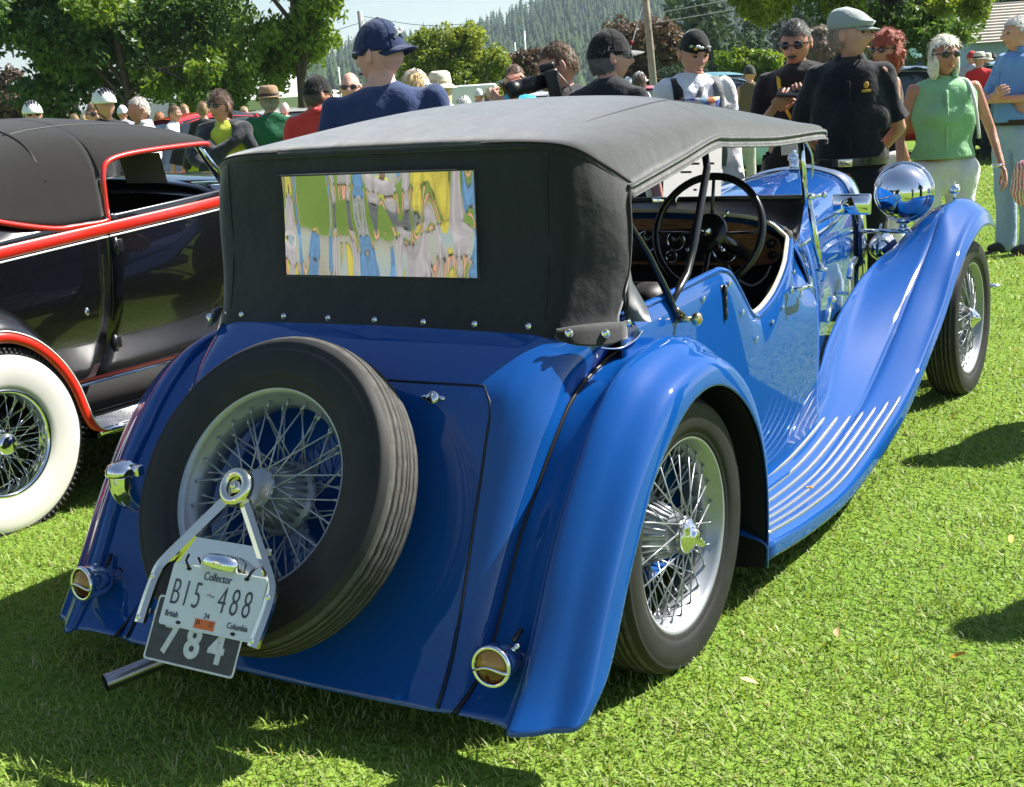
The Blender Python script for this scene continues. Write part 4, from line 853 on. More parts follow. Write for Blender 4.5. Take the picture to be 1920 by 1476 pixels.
def head_geo(n=40, m=30, fem=False):
    """face looks along +y; origin at head centre; 0.235 tall"""
    V = []
    for i in range(m + 1):
        t = pi * i / m; zz = cos(t)
        for k in range(n):
            a = 2 * pi * k / n; x = sin(t) * sin(a); y = sin(t) * cos(a); z = zz
            X, Y, Z = x * .0765, y * .097, z * .1175
            if Z < -.02:   # jaw narrows, chin comes forward
                q = min(1, (-.02 - Z) / .09); X *= 1 - (.30 if fem else .24) * q; Y = Y * (1 - .22 * q) + .014 * q
            if Y < 0 and Z < -.03: Y *= 1 - .25 * min(1, (-.03 - Z) / .08)
            if Z > .03: Y = Y * 1.0 - .006 * (Z / .11)
            fr = max(0, y) ** 2
            g = lambda cx, cz, sx, sz: math.exp(-((X - cx) / sx) ** 2 - ((Z - cz) / sz) ** 2) * fr
            Y += .030 * g(0, -.022, .012, .019) + .010 * g(0, .008, .009, .025)          # nose
            Y -= .016 * (g(.032, .008, .017, .013) + g(-.032, .008, .017, .013))          # eye sockets
            Y += .006 * g(0, .034, .05, .012)                                             # brow
            Y += .007 * g(0, -.063, .024, .011) + .008 * g(0, -.098, .022, .014)          # lips, chin
            Y += .005 * (g(.042, -.025, .02, .02) + g(-.042, -.025, .02, .02))            # cheeks
            V.append((X, Y, Z))
    F = []
    for i in range(m):
        for k in range(n): F.append((i * n + k, i * n + (k + 1) % n, (i + 1) * n + (k + 1) % n, (i + 1) * n + k))
    ears = [join(ell((s * .079, -.008, -.002), (.009, .019, .032), 10, 8, Matrix.Rotation(s * .35, 3, 'Z')), ell((s * .083, -.004, -.020), (.006, .011, .013), 8, 6)) for s in (1, -1)]
    return join((V, F), *ears)
HEAD = {False: head_geo(), True: head_geo(fem=True)}
def shell(fn, rad, n=36, m=24, noise=0.0, seed=0, off=(0, 0, 0)):
    """part of a head-shaped ellipsoid where fn(x,y,z) > 0 (unit coords), for hair and hats"""
    rg = np.random.default_rng(seed); V = []; keep = []
    for i in range(m + 1):
        t = pi * i / m
        for k in range(n):
            a = 2 * pi * k / n; x, y, z = sin(t) * sin(a), sin(t) * cos(a), cos(t)
            r = 1 + noise * (sin(a * 9 + t * 5) * .5 + sin(a * 16 - t * 3) * .5) + rg.normal() * noise * .12
            keep.append(fn(x, y, z)); V.append((x * rad[0] * r + off[0], y * rad[1] * r + off[1], z * rad[2] * r + off[2]))
    F = [(i * n + k, i * n + (k + 1) % n, (i + 1) * n + (k + 1) % n, (i + 1) * n + k) for i in range(m) for k in range(n) if max(keep[i * n + k], keep[(i + 1) * n + k]) > 0 and max(keep[i * n + (k + 1) % n], keep[(i + 1) * n + (k + 1) % n]) > 0]
    used = sorted({i for f in F for i in f}); mp = {v: i for i, v in enumerate(used)}
    return [V[i] for i in used], [tuple(mp[i] for i in f) for f in F]
def strands(g, n, ln, w, seed=0, lift=.15, down=.9):
    """thin tapering locks rooted on a hair shell, combed back and down"""
    rg = np.random.default_rng(seed); V0 = np.array(g[0]); F0 = g[1]; V = []; F = []
    for i in rg.integers(0, len(F0), n):
        q = V0[list(F0[i])]; wts = rg.dirichlet(np.ones(len(q))); c = (q * wts[:, None]).sum(0); nr = c / (np.linalg.norm(c) + 1e-6)
        t = np.array((rg.normal() * .35, -.45 + rg.normal() * .35, -down + rg.normal() * .3)); t -= nr * (t @ nr); t /= np.linalg.norm(t) + 1e-6; sd = np.cross(nr, t); l_ = ln * rg.uniform(.5, 1.4)
        a = c + nr * .001; b = c + t * l_ * .5 + nr * l_ * lift; e = c + t * l_ + nr * l_ * lift * rg.uniform(-.2, 1.6); k = len(V)
        V += [a - sd * w, a + sd * w, b + sd * w, b - sd * w, e]; F += [(k, k + 1, k + 2, k + 3), (k + 3, k + 2, k + 4)]
    return [tuple(v) for v in V], F
SKIN = mat('skin', (0.60, 0.30, 0.215), rough=.5, noise=(14, .12), subsurf=.12); SKIN2 = mat('skin_tan', (0.50, 0.235, 0.155), rough=.48, noise=(14, .12), subsurf=.12); SKIN3 = mat('skin_pale', (0.66, 0.37, 0.29), rough=.5, noise=(14, .10), subsurf=.12)
SHADE = mat('sunglass_lens', (.010, .009, .010), rough=.05, coat=1.0); LIP = mat('lip', (.36, .10, .08), rough=.5); EYE = mat('eye_dark', (.03, .02, .015), rough=.3)
_cm = {}
def cloth(col, k=0):
    key = tuple(round(c, 3) for c in col)
    if key not in _cm: _cm[key] = fabric_mat('cloth_%d' % len(_cm), col, weave=900, sheen=.22, crease=(8.0, .9, .035))
    return _cm[key]
def hairm(col): 
    key = ('h',) + tuple(col)
    if key not in _cm: _cm[key] = mat('hair_%d' % len(_cm), col, rough=.55, spec=.4, noise=(60, .4), bump=(110, .5, .003), sheen=.3)
    return _cm[key]
JEANS = None
def hand_geo(w, d, pal, curl=.6, side=1, L=1.0):
    """palm and five bent fingers; w wrist, d direction of the hand, pal = palm normal"""
    w = Vector(w); d = Vector(d).normalized(); pal = Vector(pal); pal = (pal - d * pal.dot(d)).normalized(); sd_v = d.cross(pal) * side
    G = []; c = w + d * .048 * L
    Mx = Matrix((sd_v, d, pal)).transposed(); G.append(ell(tuple(c), (.040 * L, .050 * L, .016 * L), 12, 8, Mx))
    for k, ln in enumerate((.070, .080, .075, .058)):
        b = w + d * .088 * L + sd_v * ((-.029 + .0195 * k) * L); p1 = b + (d * cos(curl * .5) + pal * sin(curl * .5)) * (ln * .5 * L); p2 = p1 + (d * cos(curl * 1.5) + pal * sin(curl * 1.5)) * (ln * .55 * L)
        G += [capsule(tuple(b - d * .02 * L), tuple(p1), .0098 * L, .0090 * L, 8), capsule(tuple(p1), tuple(p2), .0090 * L, .0072 * L, 8)]
    b = w + d * .025 * L - sd_v * .030 * L; p1 = b + (d * .7 - sd_v * .55 + pal * .35) * .042 * L; p2 = p1 + (d * .9 - sd_v * .1 + pal * .4) * .032 * L
    G += [capsule(tuple(b), tuple(p1), .0135 * L, .0105 * L, 8), capsule(tuple(p1), tuple(p2), .0105 * L, .008 * L, 8)]
    return G
POSES = {'down': (((.225, -.03, 1.13), (.238, .05, .885)),) * 2, 'behind': (((.232, -.09, 1.13), (.09, -.19, .97)),) * 2, 'phone': (((.225, .05, 1.12), (.085, .25, 1.27)), ((.225, .03, 1.12), (.095, .24, 1.29))),
         'folded': (((.24, .08, 1.14), (-.06, .23, 1.19)), ((.24, .08, 1.15), (-.05, .25, 1.15))), 'camera': (((.24, .16, 1.27), (.06, .27, 1.47)), ((.23, .15, 1.22), (.05, .34, 1.42))), 'hip': (((.31, -.06, 1.13), (.19, .10, 1.04)),) * 2,
         'away': (((.228, -.02, 1.13), (.25, .10, .91)), ((.262, -.03, 1.13), (.31, .10, .92)))}
def person(x, y, h, face, label, group=None, skin=SKIN, shirt=(.1, .1, .12), pants=(.05, .05, .06), pose='down', sleeve='short', head=None, pitch=0.0, wide=1.0, belly=0.0, fem=False, hair=None, hat=None, shades=True, lod=1, collar=False, extras=None, shoes=(.03, .03, .03), cat='person', lean=0.0, bust=0.0, tuck=False):
    """face/head: degrees, 0 = towards the camera, +90 = picture right, 180 = away"""
    tc_ = Vector((CAM.x - x, CAM.y - y, 0)).normalized(); a0 = math.atan2(tc_.y, tc_.x) - pi / 2
    R = empty('person', (x, y, 0), a0 + radians(face), label, cat, group); R.scale = (h / 1.75,) * 3
    head = face if head is None else head
    W_ = wide; vox = .015 if lod == 1 else .028
    pz = POSES[pose]; arms = []
    for s, (e, w) in zip((1, -1), pz):
        sh = Vector((s * .152 * W_, -.005, 1.41)); e = Vector((s * (abs(e[0]) + .152 * (W_ - 1)) if e[0] > 0 else s * e[0], e[1], e[2])); w = Vector((s * w[0] + s * .12 * (W_ - 1), w[1] + belly * .6, w[2])); arms.append((s, sh, e, w))
    f_ = .90 if fem else 1.0
    legs = []
    for s in (1, -1): legs.append((s, Vector((s * .092 * W_, 0, .90)), Vector((s * .105, .02 if s > 0 else -.01, .49)), Vector((s * .115, -.02 if s > 0 else -.04, .085))))
    body = [ell((0, .0, 1.27), (.138 * W_ * f_, .094, .20)), ell((0, .010 + belly * .4, 1.08), (.128 * W_ * (.88 if fem else 1), .09 + belly * .8, .17)), ell((0, -.012, .93), (.145 * W_, .108, .125)), capsule((-.12 * W_ * f_, -.005, 1.40), (.12 * W_ * f_, -.005, 1.40), .048, .048), *[capsule((s * .10 * W_ * f_, -.012, 1.425), (s * .02, -.012, 1.48), .030, .040) for s in (1, -1)], capsule((0, -.012, 1.38), (0, .014, 1.55), .060 * (f_ ** 1.5), .052 * (f_ ** 1.5))]
    hz = 1.604; hy = .026
    for s, sh, e, w in arms: body += chain([sh, e, w], [.047 * f_, .036 * f_, .026 * f_])
    for s, hp, kn, an in legs: body += chain([hp, kn, an], [.078, .052, .036])
    body.append(ell((0, hy - .012, hz + .01), (.066, .080, .10)))
    bm_ = fuse(body, vox, 4); hands = []
    for s, sh, e, w in arms:
        d = (w - e).normalized(); pal = Vector((-s * .9, .1, -.2)) if pose in ('down', 'hip', 'away') else Vector((-s * .6, -.3, .8)) if pose == 'phone' else Vector((0, -1, .1))
        dd = d if pose in ('down', 'hip', 'away') else (d + Vector((-s * .5, .3, .2))).normalized()
        hands += hand_geo(w, dd, pal, .6 if pose in ('down', 'away') else 1.1, s)
    if lod == 1: mesh_join(bm_, join(*hands))
    Mh = Matrix.Translation((0, hy, hz)) @ Matrix.Rotation(radians(head - face), 4, 'Z') @ Matrix.Rotation(radians(-pitch), 4, 'X') @ Matrix.Scale(1.0 if fem else 1.02, 4)
    mesh_join(bm_, xf(HEAD[fem], Mh))
    B = obj('body', bm_, skin, R)
    # clothes: shells over the body
    sk = 1 if shirt is not None else 0
    tz = []; wst = .86 if fem else 1.0
    prof_ = [(1.500, .060, .060, -.008, 1), (1.478, .100, .072, -.010, 1), (1.452, .138, .086, -.008, 1), (1.410, .158, .104, -.004, 1), (1.34, .164, .118, .002, 1), (1.25, .163, .123, .005, 1), (1.16, .160, .125, .006, .5 + .5 * wst), (1.08, .160, .127, .005, wst), (1.00, .166, .130, .002, (1 + wst) / 2), (.93, .172, .134, .0, 1), (.885, .174, .134, .0, 1)]
    tz.append(loft([[(w_ * (W_ if z_ < 1.46 else 1) * f_ ** .7 * k_ * sin(a) * (1 + .06 * cos(2 * a + pi)), y_ + (d_ + (belly * math.exp(-((z_ - 1.04) / .13) ** 2) if cos(a) > 0 else 0)) * cos(a) * k_, z_) for a in np.linspace(0, 2 * pi, 24, endpoint=False)] for z_, w_, d_, y_, k_ in prof_], 2, 1, True))
    nv_ = len(tz[0][0]); tz[0] = (tz[0][0], tz[0][1] + [tuple(range(23, -1, -1)), tuple(nv_ - 24 + k for k in range(24))])
    if bust: tz += [ell((0, .055, 1.245), (.150 * W_ * f_, .088 + bust, .100))]
    cuts = []
    for s, sh, e, w in arms:
        if sleeve == 'short': m_ = sh + (e - sh) * .95; hm_ = sh + (e - sh) * .80; tz += chain([sh, sh + (m_ - sh) * .45, m_ + Vector((s * .004, 0, 0))], [.056, .062, .070]); cuts.append((hm_, (e - sh).normalized(), .165)) 
        elif sleeve == 'long': tz += chain([sh, e, w], [.066, .060, .047])
    if tuck: cuts.append((Vector((0, 0, .985)), Vector((0, 0, -1)), .30))
    T = obj('shirt', fuse(tz, vox, 3, .022 if lod == 1 else .010, int(abs(x * 100 + y * 37)), cuts), cloth(shirt), R)
    if cuts: solidify(T, .004, -1)
    pzs = [ell((0, -.012, .93), (.160 * W_, .124 + belly * .3, .105)), ell((0, -.01, .84), (.13 * W_, .10, .085))]
    for s, hp, kn, an in legs: pzs += chain([hp, kn, an + Vector((0, 0, -.02))], [.104, .082, .078])
    P = obj('trousers', fuse(pzs, vox, 3, .012 if lod == 1 else 0, int(abs(x * 10 + y * 17))), cloth(pants), R)
    for s, hp, kn, an in legs: obj('shoe', join(ell((an.x, an.y + .05, .045), (.047, .135, .045), 14, 8), box((an.x - .045, an.y - .075, 0), (an.x + .045, an.y + .17, .022), .01)), cloth(shoes), R)
    if collar:
        cg = loft([[(.075 * sin(t), -.008 + .075 * cos(t + pi), 1.465), (.068 * sin(t), -.006 + .068 * cos(t + pi), 1.515), (.086 * sin(t), -.004 + .088 * cos(t + pi), 1.475)] for t in np.linspace(-2.5, 2.5, 15)], 2, 2)
        o = obj('collar', cg, cloth(shirt), R); solidify(o, .006, 0)
    # face details
    def hobj(nm, g, m_, par=R): return obj(nm, xf(g, Mh), m_, par)
    if lod == 1 or shades:
        if shades: hobj('sunglasses', join(*[ell((s * .033, .088, .008), (.029, .012, .019), 14, 8) for s in (1, -1)], tube([(-.012, .103, .014), (.012, .103, .014)], .004, 6), *[tube([(s * .062, .082, .014), (s * .078, .045, .014), (s * .082, -.01, .010)], .0038, 6) for s in (1, -1)]), SHADE)
        else:
            for s in (1, -1): hobj('eye', ell((s * .031, .083, .009), (.012, .006, .006), 10, 6), EYE, B)
        if hair: hobj('eyebrows', join(*[tube([(s * .014, .093, .027), (s * .032, .094, .032), (s * .050, .083, .026)], .0035, 6) for s in (1, -1)]), hairm(tuple(c * .6 for c in hair[1])), B)
        hobj('mouth', ell((0, .096, -.064), (.022, .006, .005), 12, 6), LIP, B)
    # hair and hats
    if hair:
        st, hc = hair; HM = hairm(hc)
        def hg(g, n_, ln, lift=.22): hobj('hair', join(g, strands(g, n_ if lod == 1 else n_ // 3, ln, .0016 if lod == 1 else .003, int(h * 100), lift)), HM)
        if st == 'short': hg((shell(lambda a, b, c: (c - .42 - .18 * b) if b > .25 else (c - .15 + .62 * max(0, .1 - b)), (.080, .102, .124), noise=.015, seed=int(h * 100))), 1300, .020)
        elif st == 'fringe': hg(shell(lambda a, b, c: min(.42 - c, c + .42 + .2 * max(0, -b)) if b < .15 else -1, (.080, .101, .122), noise=.01), 700, .022)
        elif st == 'bob':
            hg(join(shell(lambda a, b, c: (c - .52) if b > .30 else 1.0, (.094, .112, .130), noise=.025, seed=3), *[ell((s * .066, -.008, -.050), (.024, .064, .092), 14, 10) for s in (1, -1)], ell((0, -.065, -.055), (.080, .048, .105), 16, 10)), 1500, .05, .03)
        elif st == 'curly':
            rg = np.random.default_rng(5); bl = [shell(lambda a, b, c: (c - .38) if b > .2 else c + .75, (.096, .112, .132), noise=.07, seed=9)]
            for _ in range(70):
                a = rg.uniform(.5, 2 * pi - .5); zc = rg.uniform(-.12, .115); rr = .10 * math.sqrt(max(.1, 1 - (zc / .14) ** 2)); bl.append(ell((rr * sin(a) * .92, rr * cos(a) * 1.0 - .008, zc), (rg.uniform(.014, .024),) * 3, 8, 6))
            hg(join(*bl), 1800, .03, .5)
        elif st == 'tied':
            hg(join(shell(lambda a, b, c: (c - .35) if b > .2 else c + .35, (.084, .106, .127), noise=.03, seed=4), ell((0, -.085, -.055), (.05, .04, .07)), ell((.05, -.03, -.05), (.02, .03, .06))), 1200, .05)
    if hat:
        kind, hc = hat[0], hat[1]; bk = 180 if 'back' in hat[2:] else 0
        Mc = Mh @ Matrix.Rotation(radians(bk), 4, 'Z')
        def cobj(nm, g, m_, par=R): return obj(nm, xf(g, Mc), m_, par)
        if kind == 'cap':
            dm = cobj('cap', shell(lambda a, b, c: c - .12 if b > 0 else c - .10, (.088, .110, .135), 40, 30), cloth(hc))
            solidify(dm, .004)
            br = [[((.080 - .006 * j) * sin(t), .098 * cos(t) * .98 + j * .026 * max(.15, cos(t)) , .030 - .010 * (abs(sin(t)) ** 2) * 3 * 1.0 - j * .004) for j in range(4)] for t in np.linspace(-1.15, 1.15, 15)]
            o = cobj('cap_brim', loft(br, 2, 2), cloth(hat[3] if len(hat) > 3 and not isinstance(hat[3], str) else hc), dm); solidify(o, .005, 0)
            cobj('cap_button', ell((0, 0, .136), (.009, .009, .005), 10, 6), cloth(hc), dm)
            for k in range(6): a = pi / 6 + k * pi / 3; cobj('cap_seam', tube([(.0885 * sin(a) * sin(t), .1105 * cos(a) * sin(t), .1355 * cos(t)) for t in np.linspace(.05, 1.42, 9)], .0016, 5), cloth(tuple(c * .6 for c in hc)), dm)
        elif kind == 'flatcap':
            rows_ = []
            for t in np.linspace(0, 2 * pi, 25):
                sx_, cy_ = sin(t), cos(t); fwd = max(0, cy_)
                rows_.append([(.082 * sx_, .101 * cy_ + .016 * fwd, .030 + .006 * fwd), (.090 * sx_, .108 * cy_ + .024 * fwd, .055 + .002 * fwd), (.086 * sx_, .101 * cy_ + .016 * fwd, .094 - .030 * fwd), (.06 * sx_, .066 * cy_ - .006, .126 - .016 * fwd), (.004 * sx_, .004 * cy_ - .012, .136)])
            fc = cobj('flat_cap', loft(rows_, 1, 4), cloth(hc)); solidify(fc, .004)
            br = [[((.078 - .004 * j) * sin(t), .100 * cos(t) + j * .017 * max(.1, cos(t)), .032 - j * .005) for j in range(4)] for t in np.linspace(-1.1, 1.1, 13)]
            o = cobj('cap_brim', loft(br, 2, 2), cloth(tuple(c * .9 for c in hc)), fc); solidify(o, .006, 0)
        elif kind in ('bucket', 'fedora'):
            br_ = .155 if kind == 'fedora' else .135; zb = .035; prof_ = [(br_, zb - (.0 if kind == 'fedora' else .030)), (.095, zb + .004), (.091, zb + .012), (.092, zb + .045), (.084, zb + .09), (.06, zb + .108), (0, zb + .105)]
            g = lathe(prof_, 36, 'z'); g = ([(v[0], v[1] * 1.14, v[2]) for v in g[0]], g[1]); ht = cobj('hat', g, cloth(hc)); solidify(ht, .004)
            g = lathe([(.0925, zb + .010), (.0945, zb + .014), (.0945, zb + .032), (.0925, zb + .036)], 36, 'z'); cobj('hat_band', ([(v[0], v[1] * 1.14, v[2]) for v in g[0]], g[1]), cloth((.05, .04, .035) if kind == 'fedora' else tuple(c * .8 for c in hc)), ht)
        elif kind == 'helmet':
            hm = cobj('cycle_helmet', shell(lambda a, b, c: c - .22 + .10 * b, (.100, .140, .140), 40, 30), WHITE); solidify(hm, .02)
            for k in range(5):
                xo = -.058 + .029 * k
                for y0, y1 in ((.10, .02), (-.01, -.09)):
                    pts = []
                    for yy in np.linspace(y0, y1, 6): xx = xo * (1 - .25 * abs(yy) / .12); zz = .141 * math.sqrt(max(.02, 1 - (xx / .100) ** 2 - (yy / .140) ** 2)); pts.append((xx, yy, zz + .002))
                    cobj('helmet_vent', tube(pts, [.002, .009, .011, .011, .009, .002], 8), SEAL, hm)
            cobj('chin_strap', join(*[tube([(s * .082, .0, .02), (s * .072, .02, -.06), (s * .02, .055, -.118)], .004, 6) for s in (1, -1)]), SEAL, hm)
        elif kind == 'bandana':
            bd_ = cobj('skull_cap', shell(lambda a, b, c: c - .20 - .12 * max(0, b), (.0865, .108, .133), 40, 30), cloth(hc)); solidify(bd_, .004)
            for (a_, z_, col_) in ((.35, .055, (.8, .8, .78)), (.45, .040, (.65, .35, .05)), (.1, .048, (.75, .74, .7)), (-.55, .045, (.75, .75, .75)), (.75, .05, (.3, .45, .2))):
                cobj('printed_patch', ell((.080 * sin(a_), .100 * cos(a_), z_ + .012), (.015, .005, .008), 10, 6), cloth(col_), bd_)
    if extras: extras(R, Mh, arms, obj)
    return R
# ---------------------------------------------------------------- the crowd, nearest first
def D_px(u, v, t):
    d = cR * ((u - 960) / 2472.23) - cU * ((v - 738) / 2472.23) + cF; p = CAM + d * t; return p
def stand(u, v, t): p = D_px(u, v, t); return p.x, p.y, p.z     # where a head top seen at that spot belongs, at that depth

# man in navy cap and shirt
def ex_navy(R, Mh, arms, ob):
    W2 = cloth((.75, .75, .75)); Mc = Mh @ Matrix.Rotation(pi, 4, 'Z')
    y = .102; st = []
    for s in (1, -1): st += [tube([(s * .016, y + .003, .085), (s * .008, y + .004, .072), (s * .016, y + .0, .058)], [.004, .0045, .004], 6)]
    st.append(tube([(-.010, y + .003, .0715), (.010, y + .003, .0715)], .004, 6))
    ob('cap_emblem', xf(mv(xf(join(*st), Matrix.Translation((0, .102, .07)) @ Matrix.Scale(1.5, 4) @ Matrix.Translation((0, -.102, -.0715))), (0, -.008, .006)), Mc), W2, R)
x, y, h = stand(705, 30, 5.3)
person(x, y, h, 172, 'broad man in navy shirt with backward navy cap seen from behind', shirt=(.028, .048, .125), pants=(.05, .05, .06), wide=1.25, belly=.03, head=-128, hat=('cap', (.018, .034, .095), 'back'), skin=SKIN3, hair=None, extras=ex_navy)
x, y, h = stand(590, 138, 9.2)
person(x, y, h, 165, 'man in red polo shirt and black cap seen from behind', shirt=(.62, .05, .045), wide=1.22, belly=.04, head=120, hat=('cap', (.012, .012, .012), '', (.45, .42, .36)), skin=SKIN, hair=('fringe', (.10, .09, .08)), collar=True)
x, y, h = stand(502, 160, 12.2)
person(x, y, h, 180, 'man in dark green shirt and brown brimmed hat seen from behind', shirt=(.012, .10, .045), pants=(.015, .018, .035), wide=1.2, belly=.03, hat=('fedora', (.30, .19, .11)), skin=SKIN, hair=('fringe', (.3, .28, .25)), shades=False)
# woman with the sweater round her shoulders
def ex_sweater(R, Mh, arms, ob):
    m_ = cloth((.035, .037, .045))
    sw = [capsule((-.17, -.02, 1.42), (.17, -.02, 1.42), .075, .075), ell((0, -.09, 1.30), (.19, .06, .15)), *chain([(.18, .0, 1.42), (.13, .12, 1.32), (.02, .155, 1.25)], [.07, .055, .05]), *chain([(-.18, .0, 1.42), (-.13, .12, 1.32), (-.02, .155, 1.25)], [.07, .055, .05]), *chain([(.02, .16, 1.25), (.04, .17, 1.12), (.05, .17, 1.0)], [.05, .04, .035]), *chain([(-.02, .16, 1.25), (-.03, .175, 1.16)], [.05, .035]), *chain([(-.19, .02, 1.40), (-.24, .02, 1.27)], [.06, .05]), *chain([(.19, .02, 1.40), (.24, .02, 1.27)], [.06, .05])]
    ob('sweater', fuse(sw, .013, 3, .012, 4), m_, R)
x, y, h = stand(412, 165, 10.2)
person(x, y, h, -28, 'woman in yellow top with dark sweater knotted over her shoulders and sunglasses', shirt=(.52, .56, .06), pants=(.06, .06, .07), fem=True, head=-42, hair=('tied', (.10, .055, .03)), skin=SKIN, extras=ex_sweater, bust=.02)
# photographer, his camera a thing of its own
x, y, h = stand(1055, 70, 6.9)
PX = person(x, y, h, -70, 'man with short brown hair raising a black camera', shirt=(.03, .03, .035), pose='camera', head=-86, pitch=14, hair=('short', (.12, .07, .035)), skin=SKIN, sleeve='short')
# man in black cap, back three-quarter
def ex_bcap(R, Mh, arms, ob):
    ob('shirt_print', xf(ell((0, 0, 0), (.035, .004, .022), 14, 8), Matrix.Translation((0, -.122, 1.36))), cloth((.035, .04, .045)), R)
    ob('cap_patch', xf(ell((0, .112, .062), (.018, .006, .012), 12, 6), Mh), cloth((.6, .04, .03)), R)
x, y, h = stand(1135, 50, 6.4)
person(x, y, h, 152, 'man in black T-shirt and black cap with red patch and red-framed glasses', shirt=(.016, .017, .020), head=108, hat=('cap', (.012, .012, .013), '', (.20, .20, .19)), skin=SKIN, hair=('fringe', (.14, .13, .12)), wide=1.08, extras=ex_bcap)
# man with skull cap, printed white shirt and rucksack
def ex_pack(R, Mh, arms, ob):
    bl = cloth((.014, .014, .016)); gy = cloth((.16, .17, .18))
    V = []
    for s, m_ in ((1, bl), (-1, gy)):
        ob('rucksack_strap', loft([[(s * .11 - .028, .03, 1.475), (s * .11 + .028, .03, 1.475)], [(s * .115 - .028, .105, 1.40), (s * .115 + .028, .105, 1.40)], [(s * .12 - .026, .133, 1.25), (s * .12 + .026, .130, 1.25)], [(s * .15 - .025, .128, 1.08), (s * .15 + .025, .115, 1.08)], [(s * .17 - .02, .03, .98), (s * .17 + .02, .03, .98)]], 4, 2), m_, R).modifiers.new('t', 'SOLIDIFY').thickness = .012
    sb = ob('camera_strap', loft([[(-.03, .125, 1.42), (.0, .13, 1.42)], [(.04, .142, 1.25), (.075, .142, 1.25)], [(.12, .14, 1.08), (.155, .135, 1.08)]], 4, 2), gy, R); solidify(sb, .008, 0)
    pr = mat('shirt_print', (.18, .2, .4), rough=.9); N = pr.node_tree.nodes; L = pr.node_tree.links
    v = N.new('ShaderNodeTexVoronoi'); v.inputs['Scale'].default_value = 26; rmp = N.new('ShaderNodeValToRGB'); rmp.color_ramp.interpolation = 'CONSTANT'
    cols = ((.0, (.10, .12, .40)), (.25, (.55, .5, .5)), (.45, (.45, .16, .08)), (.6, (.2, .35, .5)), (.75, (.7, .6, .35)), (.88, (.08, .08, .12)))
    rmp.color_ramp.elements[0].color = (*cols[0][1], 1); rmp.color_ramp.elements[1].position = .25; rmp.color_ramp.elements[1].color = (*cols[1][1], 1)
    for p_, c_ in cols[2:]: e_ = rmp.color_ramp.elements.new(p_); e_.color = (*c_, 1)
    tcx = N.new('ShaderNodeTexCoord'); L.new(tcx.outputs['Object'], v.inputs['Vector']); sx_ = N.new('ShaderNodeSeparateColor'); L.new(v.outputs['Color'], sx_.inputs[0]); L.new(sx_.outputs[0], rmp.inputs[0]); L.new(rmp.outputs[0], N['Principled BSDF'].inputs['Base Color'])
    pt = loft([[(xx, .150 - 2.2 * xx * xx + (1.28 - zz) * .03, zz) for xx in np.linspace(-.115, .115, 7)] for zz in np.linspace(1.36, 1.15, 5)], 2, 2)
    q = ob('printed_panel', pt, pr, R); solidify(q, .004, 1)
    ob('rucksack', fuse([ell((0, -.19, 1.22), (.15, .09, .22)), ell((0, -.2, 1.05), (.14, .09, .12))], .02, 3), bl, R)
x, y, h = stand(1297, 50, 7.6)
person(x, y, h, 14, 'man in black printed skull cap and white printed T-shirt wearing a rucksack', shirt=(.72, .73, .76), pants=(.10, .10, .11), head=26, pitch=20, hat=('bandana', (.010, .010, .011)), skin=SKIN, shades=False, extras=ex_pack, wide=1.05, sleeve='long')
# man with yellow lanyard looking at his phone
def ex_lany(R, Mh, arms, ob):
    ye = mat('yellow_ribbon', (.72, .46, .02), rough=.6)
    o = ob('lanyard', join(loft([[(.062, -.03, 1.49), (.078, -.03, 1.49)], [(.080, .088, 1.43), (.100, .085, 1.43)], [(.05, .160, 1.30), (.07, .158, 1.30)], [(-.004, .178, 1.18), (.014, .178, 1.18)]], 4, 2), loft([[(-.078, -.03, 1.49), (-.062, -.03, 1.49)], [(-.100, .085, 1.43), (-.080, .088, 1.43)], [(-.07, .158, 1.30), (-.05, .160, 1.30)], [(-.014, .178, 1.18), (.004, .178, 1.18)]], 4, 2)), ye, R); solidify(o, .003, 0)
    ob('name_badge', box((-.05, .178, 1.03), (.05, .183, 1.17), .003), WHITE, R)
    ob('moustache', xf(ell((0, .100, -.048), (.028, .008, .008), 12, 6), Mh), hairm((.05, .045, .04)), R)
x, y, h = stand(1492, 30, 7.5)
LAN = person(x, y, h, -6, 'man with moustache, sunglasses and yellow lanyard looking down at his phone', shirt=(.014, .013, .015), pants=(.05, .05, .055), pose='phone', head=-14, pitch=14, hair=('short', (.07, .065, .06)), skin=SKIN2, wide=1.08, belly=.03, extras=ex_lany)
x, y, h = stand(1535, 47, 8.8)
person(x, y, h, 175, 'person with tousled grey-brown hair seen from behind the flat cap man', shirt=(.20, .19, .20), pants=(.08, .08, .09), head=165, hair=('curly', (.18, .14, .10)), shades=False, skin=SKIN3)
# man in flat cap
def ex_flat(R, Mh, arms, ob):
    g_ = mat('gold_thread', (.55, .33, .04), rough=.6)
    ob('shirt_crest', xf(join(ell((0, 0, .012), (.013, .004, .017), 10, 6), box((-.022, -.003, -.024), (.022, .004, -.011), .002)), Matrix.Translation((-.088, .118, 1.345)) @ Matrix.Rotation(.25, 4, 'Z')), g_, R)
    bt = []
    ob('belt', loft([[(.184 * sin(a), .141 * cos(a), z_) for a in np.linspace(0, 2 * pi, 25)] for z_ in (.960, .980, 1.0)], 1, 1), BLKMET, R)
    ob('belt_buckle', box((-.02, .140, .960), (.05, .152, 1.0), .006), BRASS, R); ob('belt_pouch', box((.085, .075, .90), (.150, .135, 1.0), .012), cloth((.014, .014, .015)), R)
    ob('shirt_placket', box((-.012, .120, 1.02), (.012, .138, 1.38), .003), cloth((.010, .011, .014)), R)
x, y, h = stand(1592, 10, 6.9)
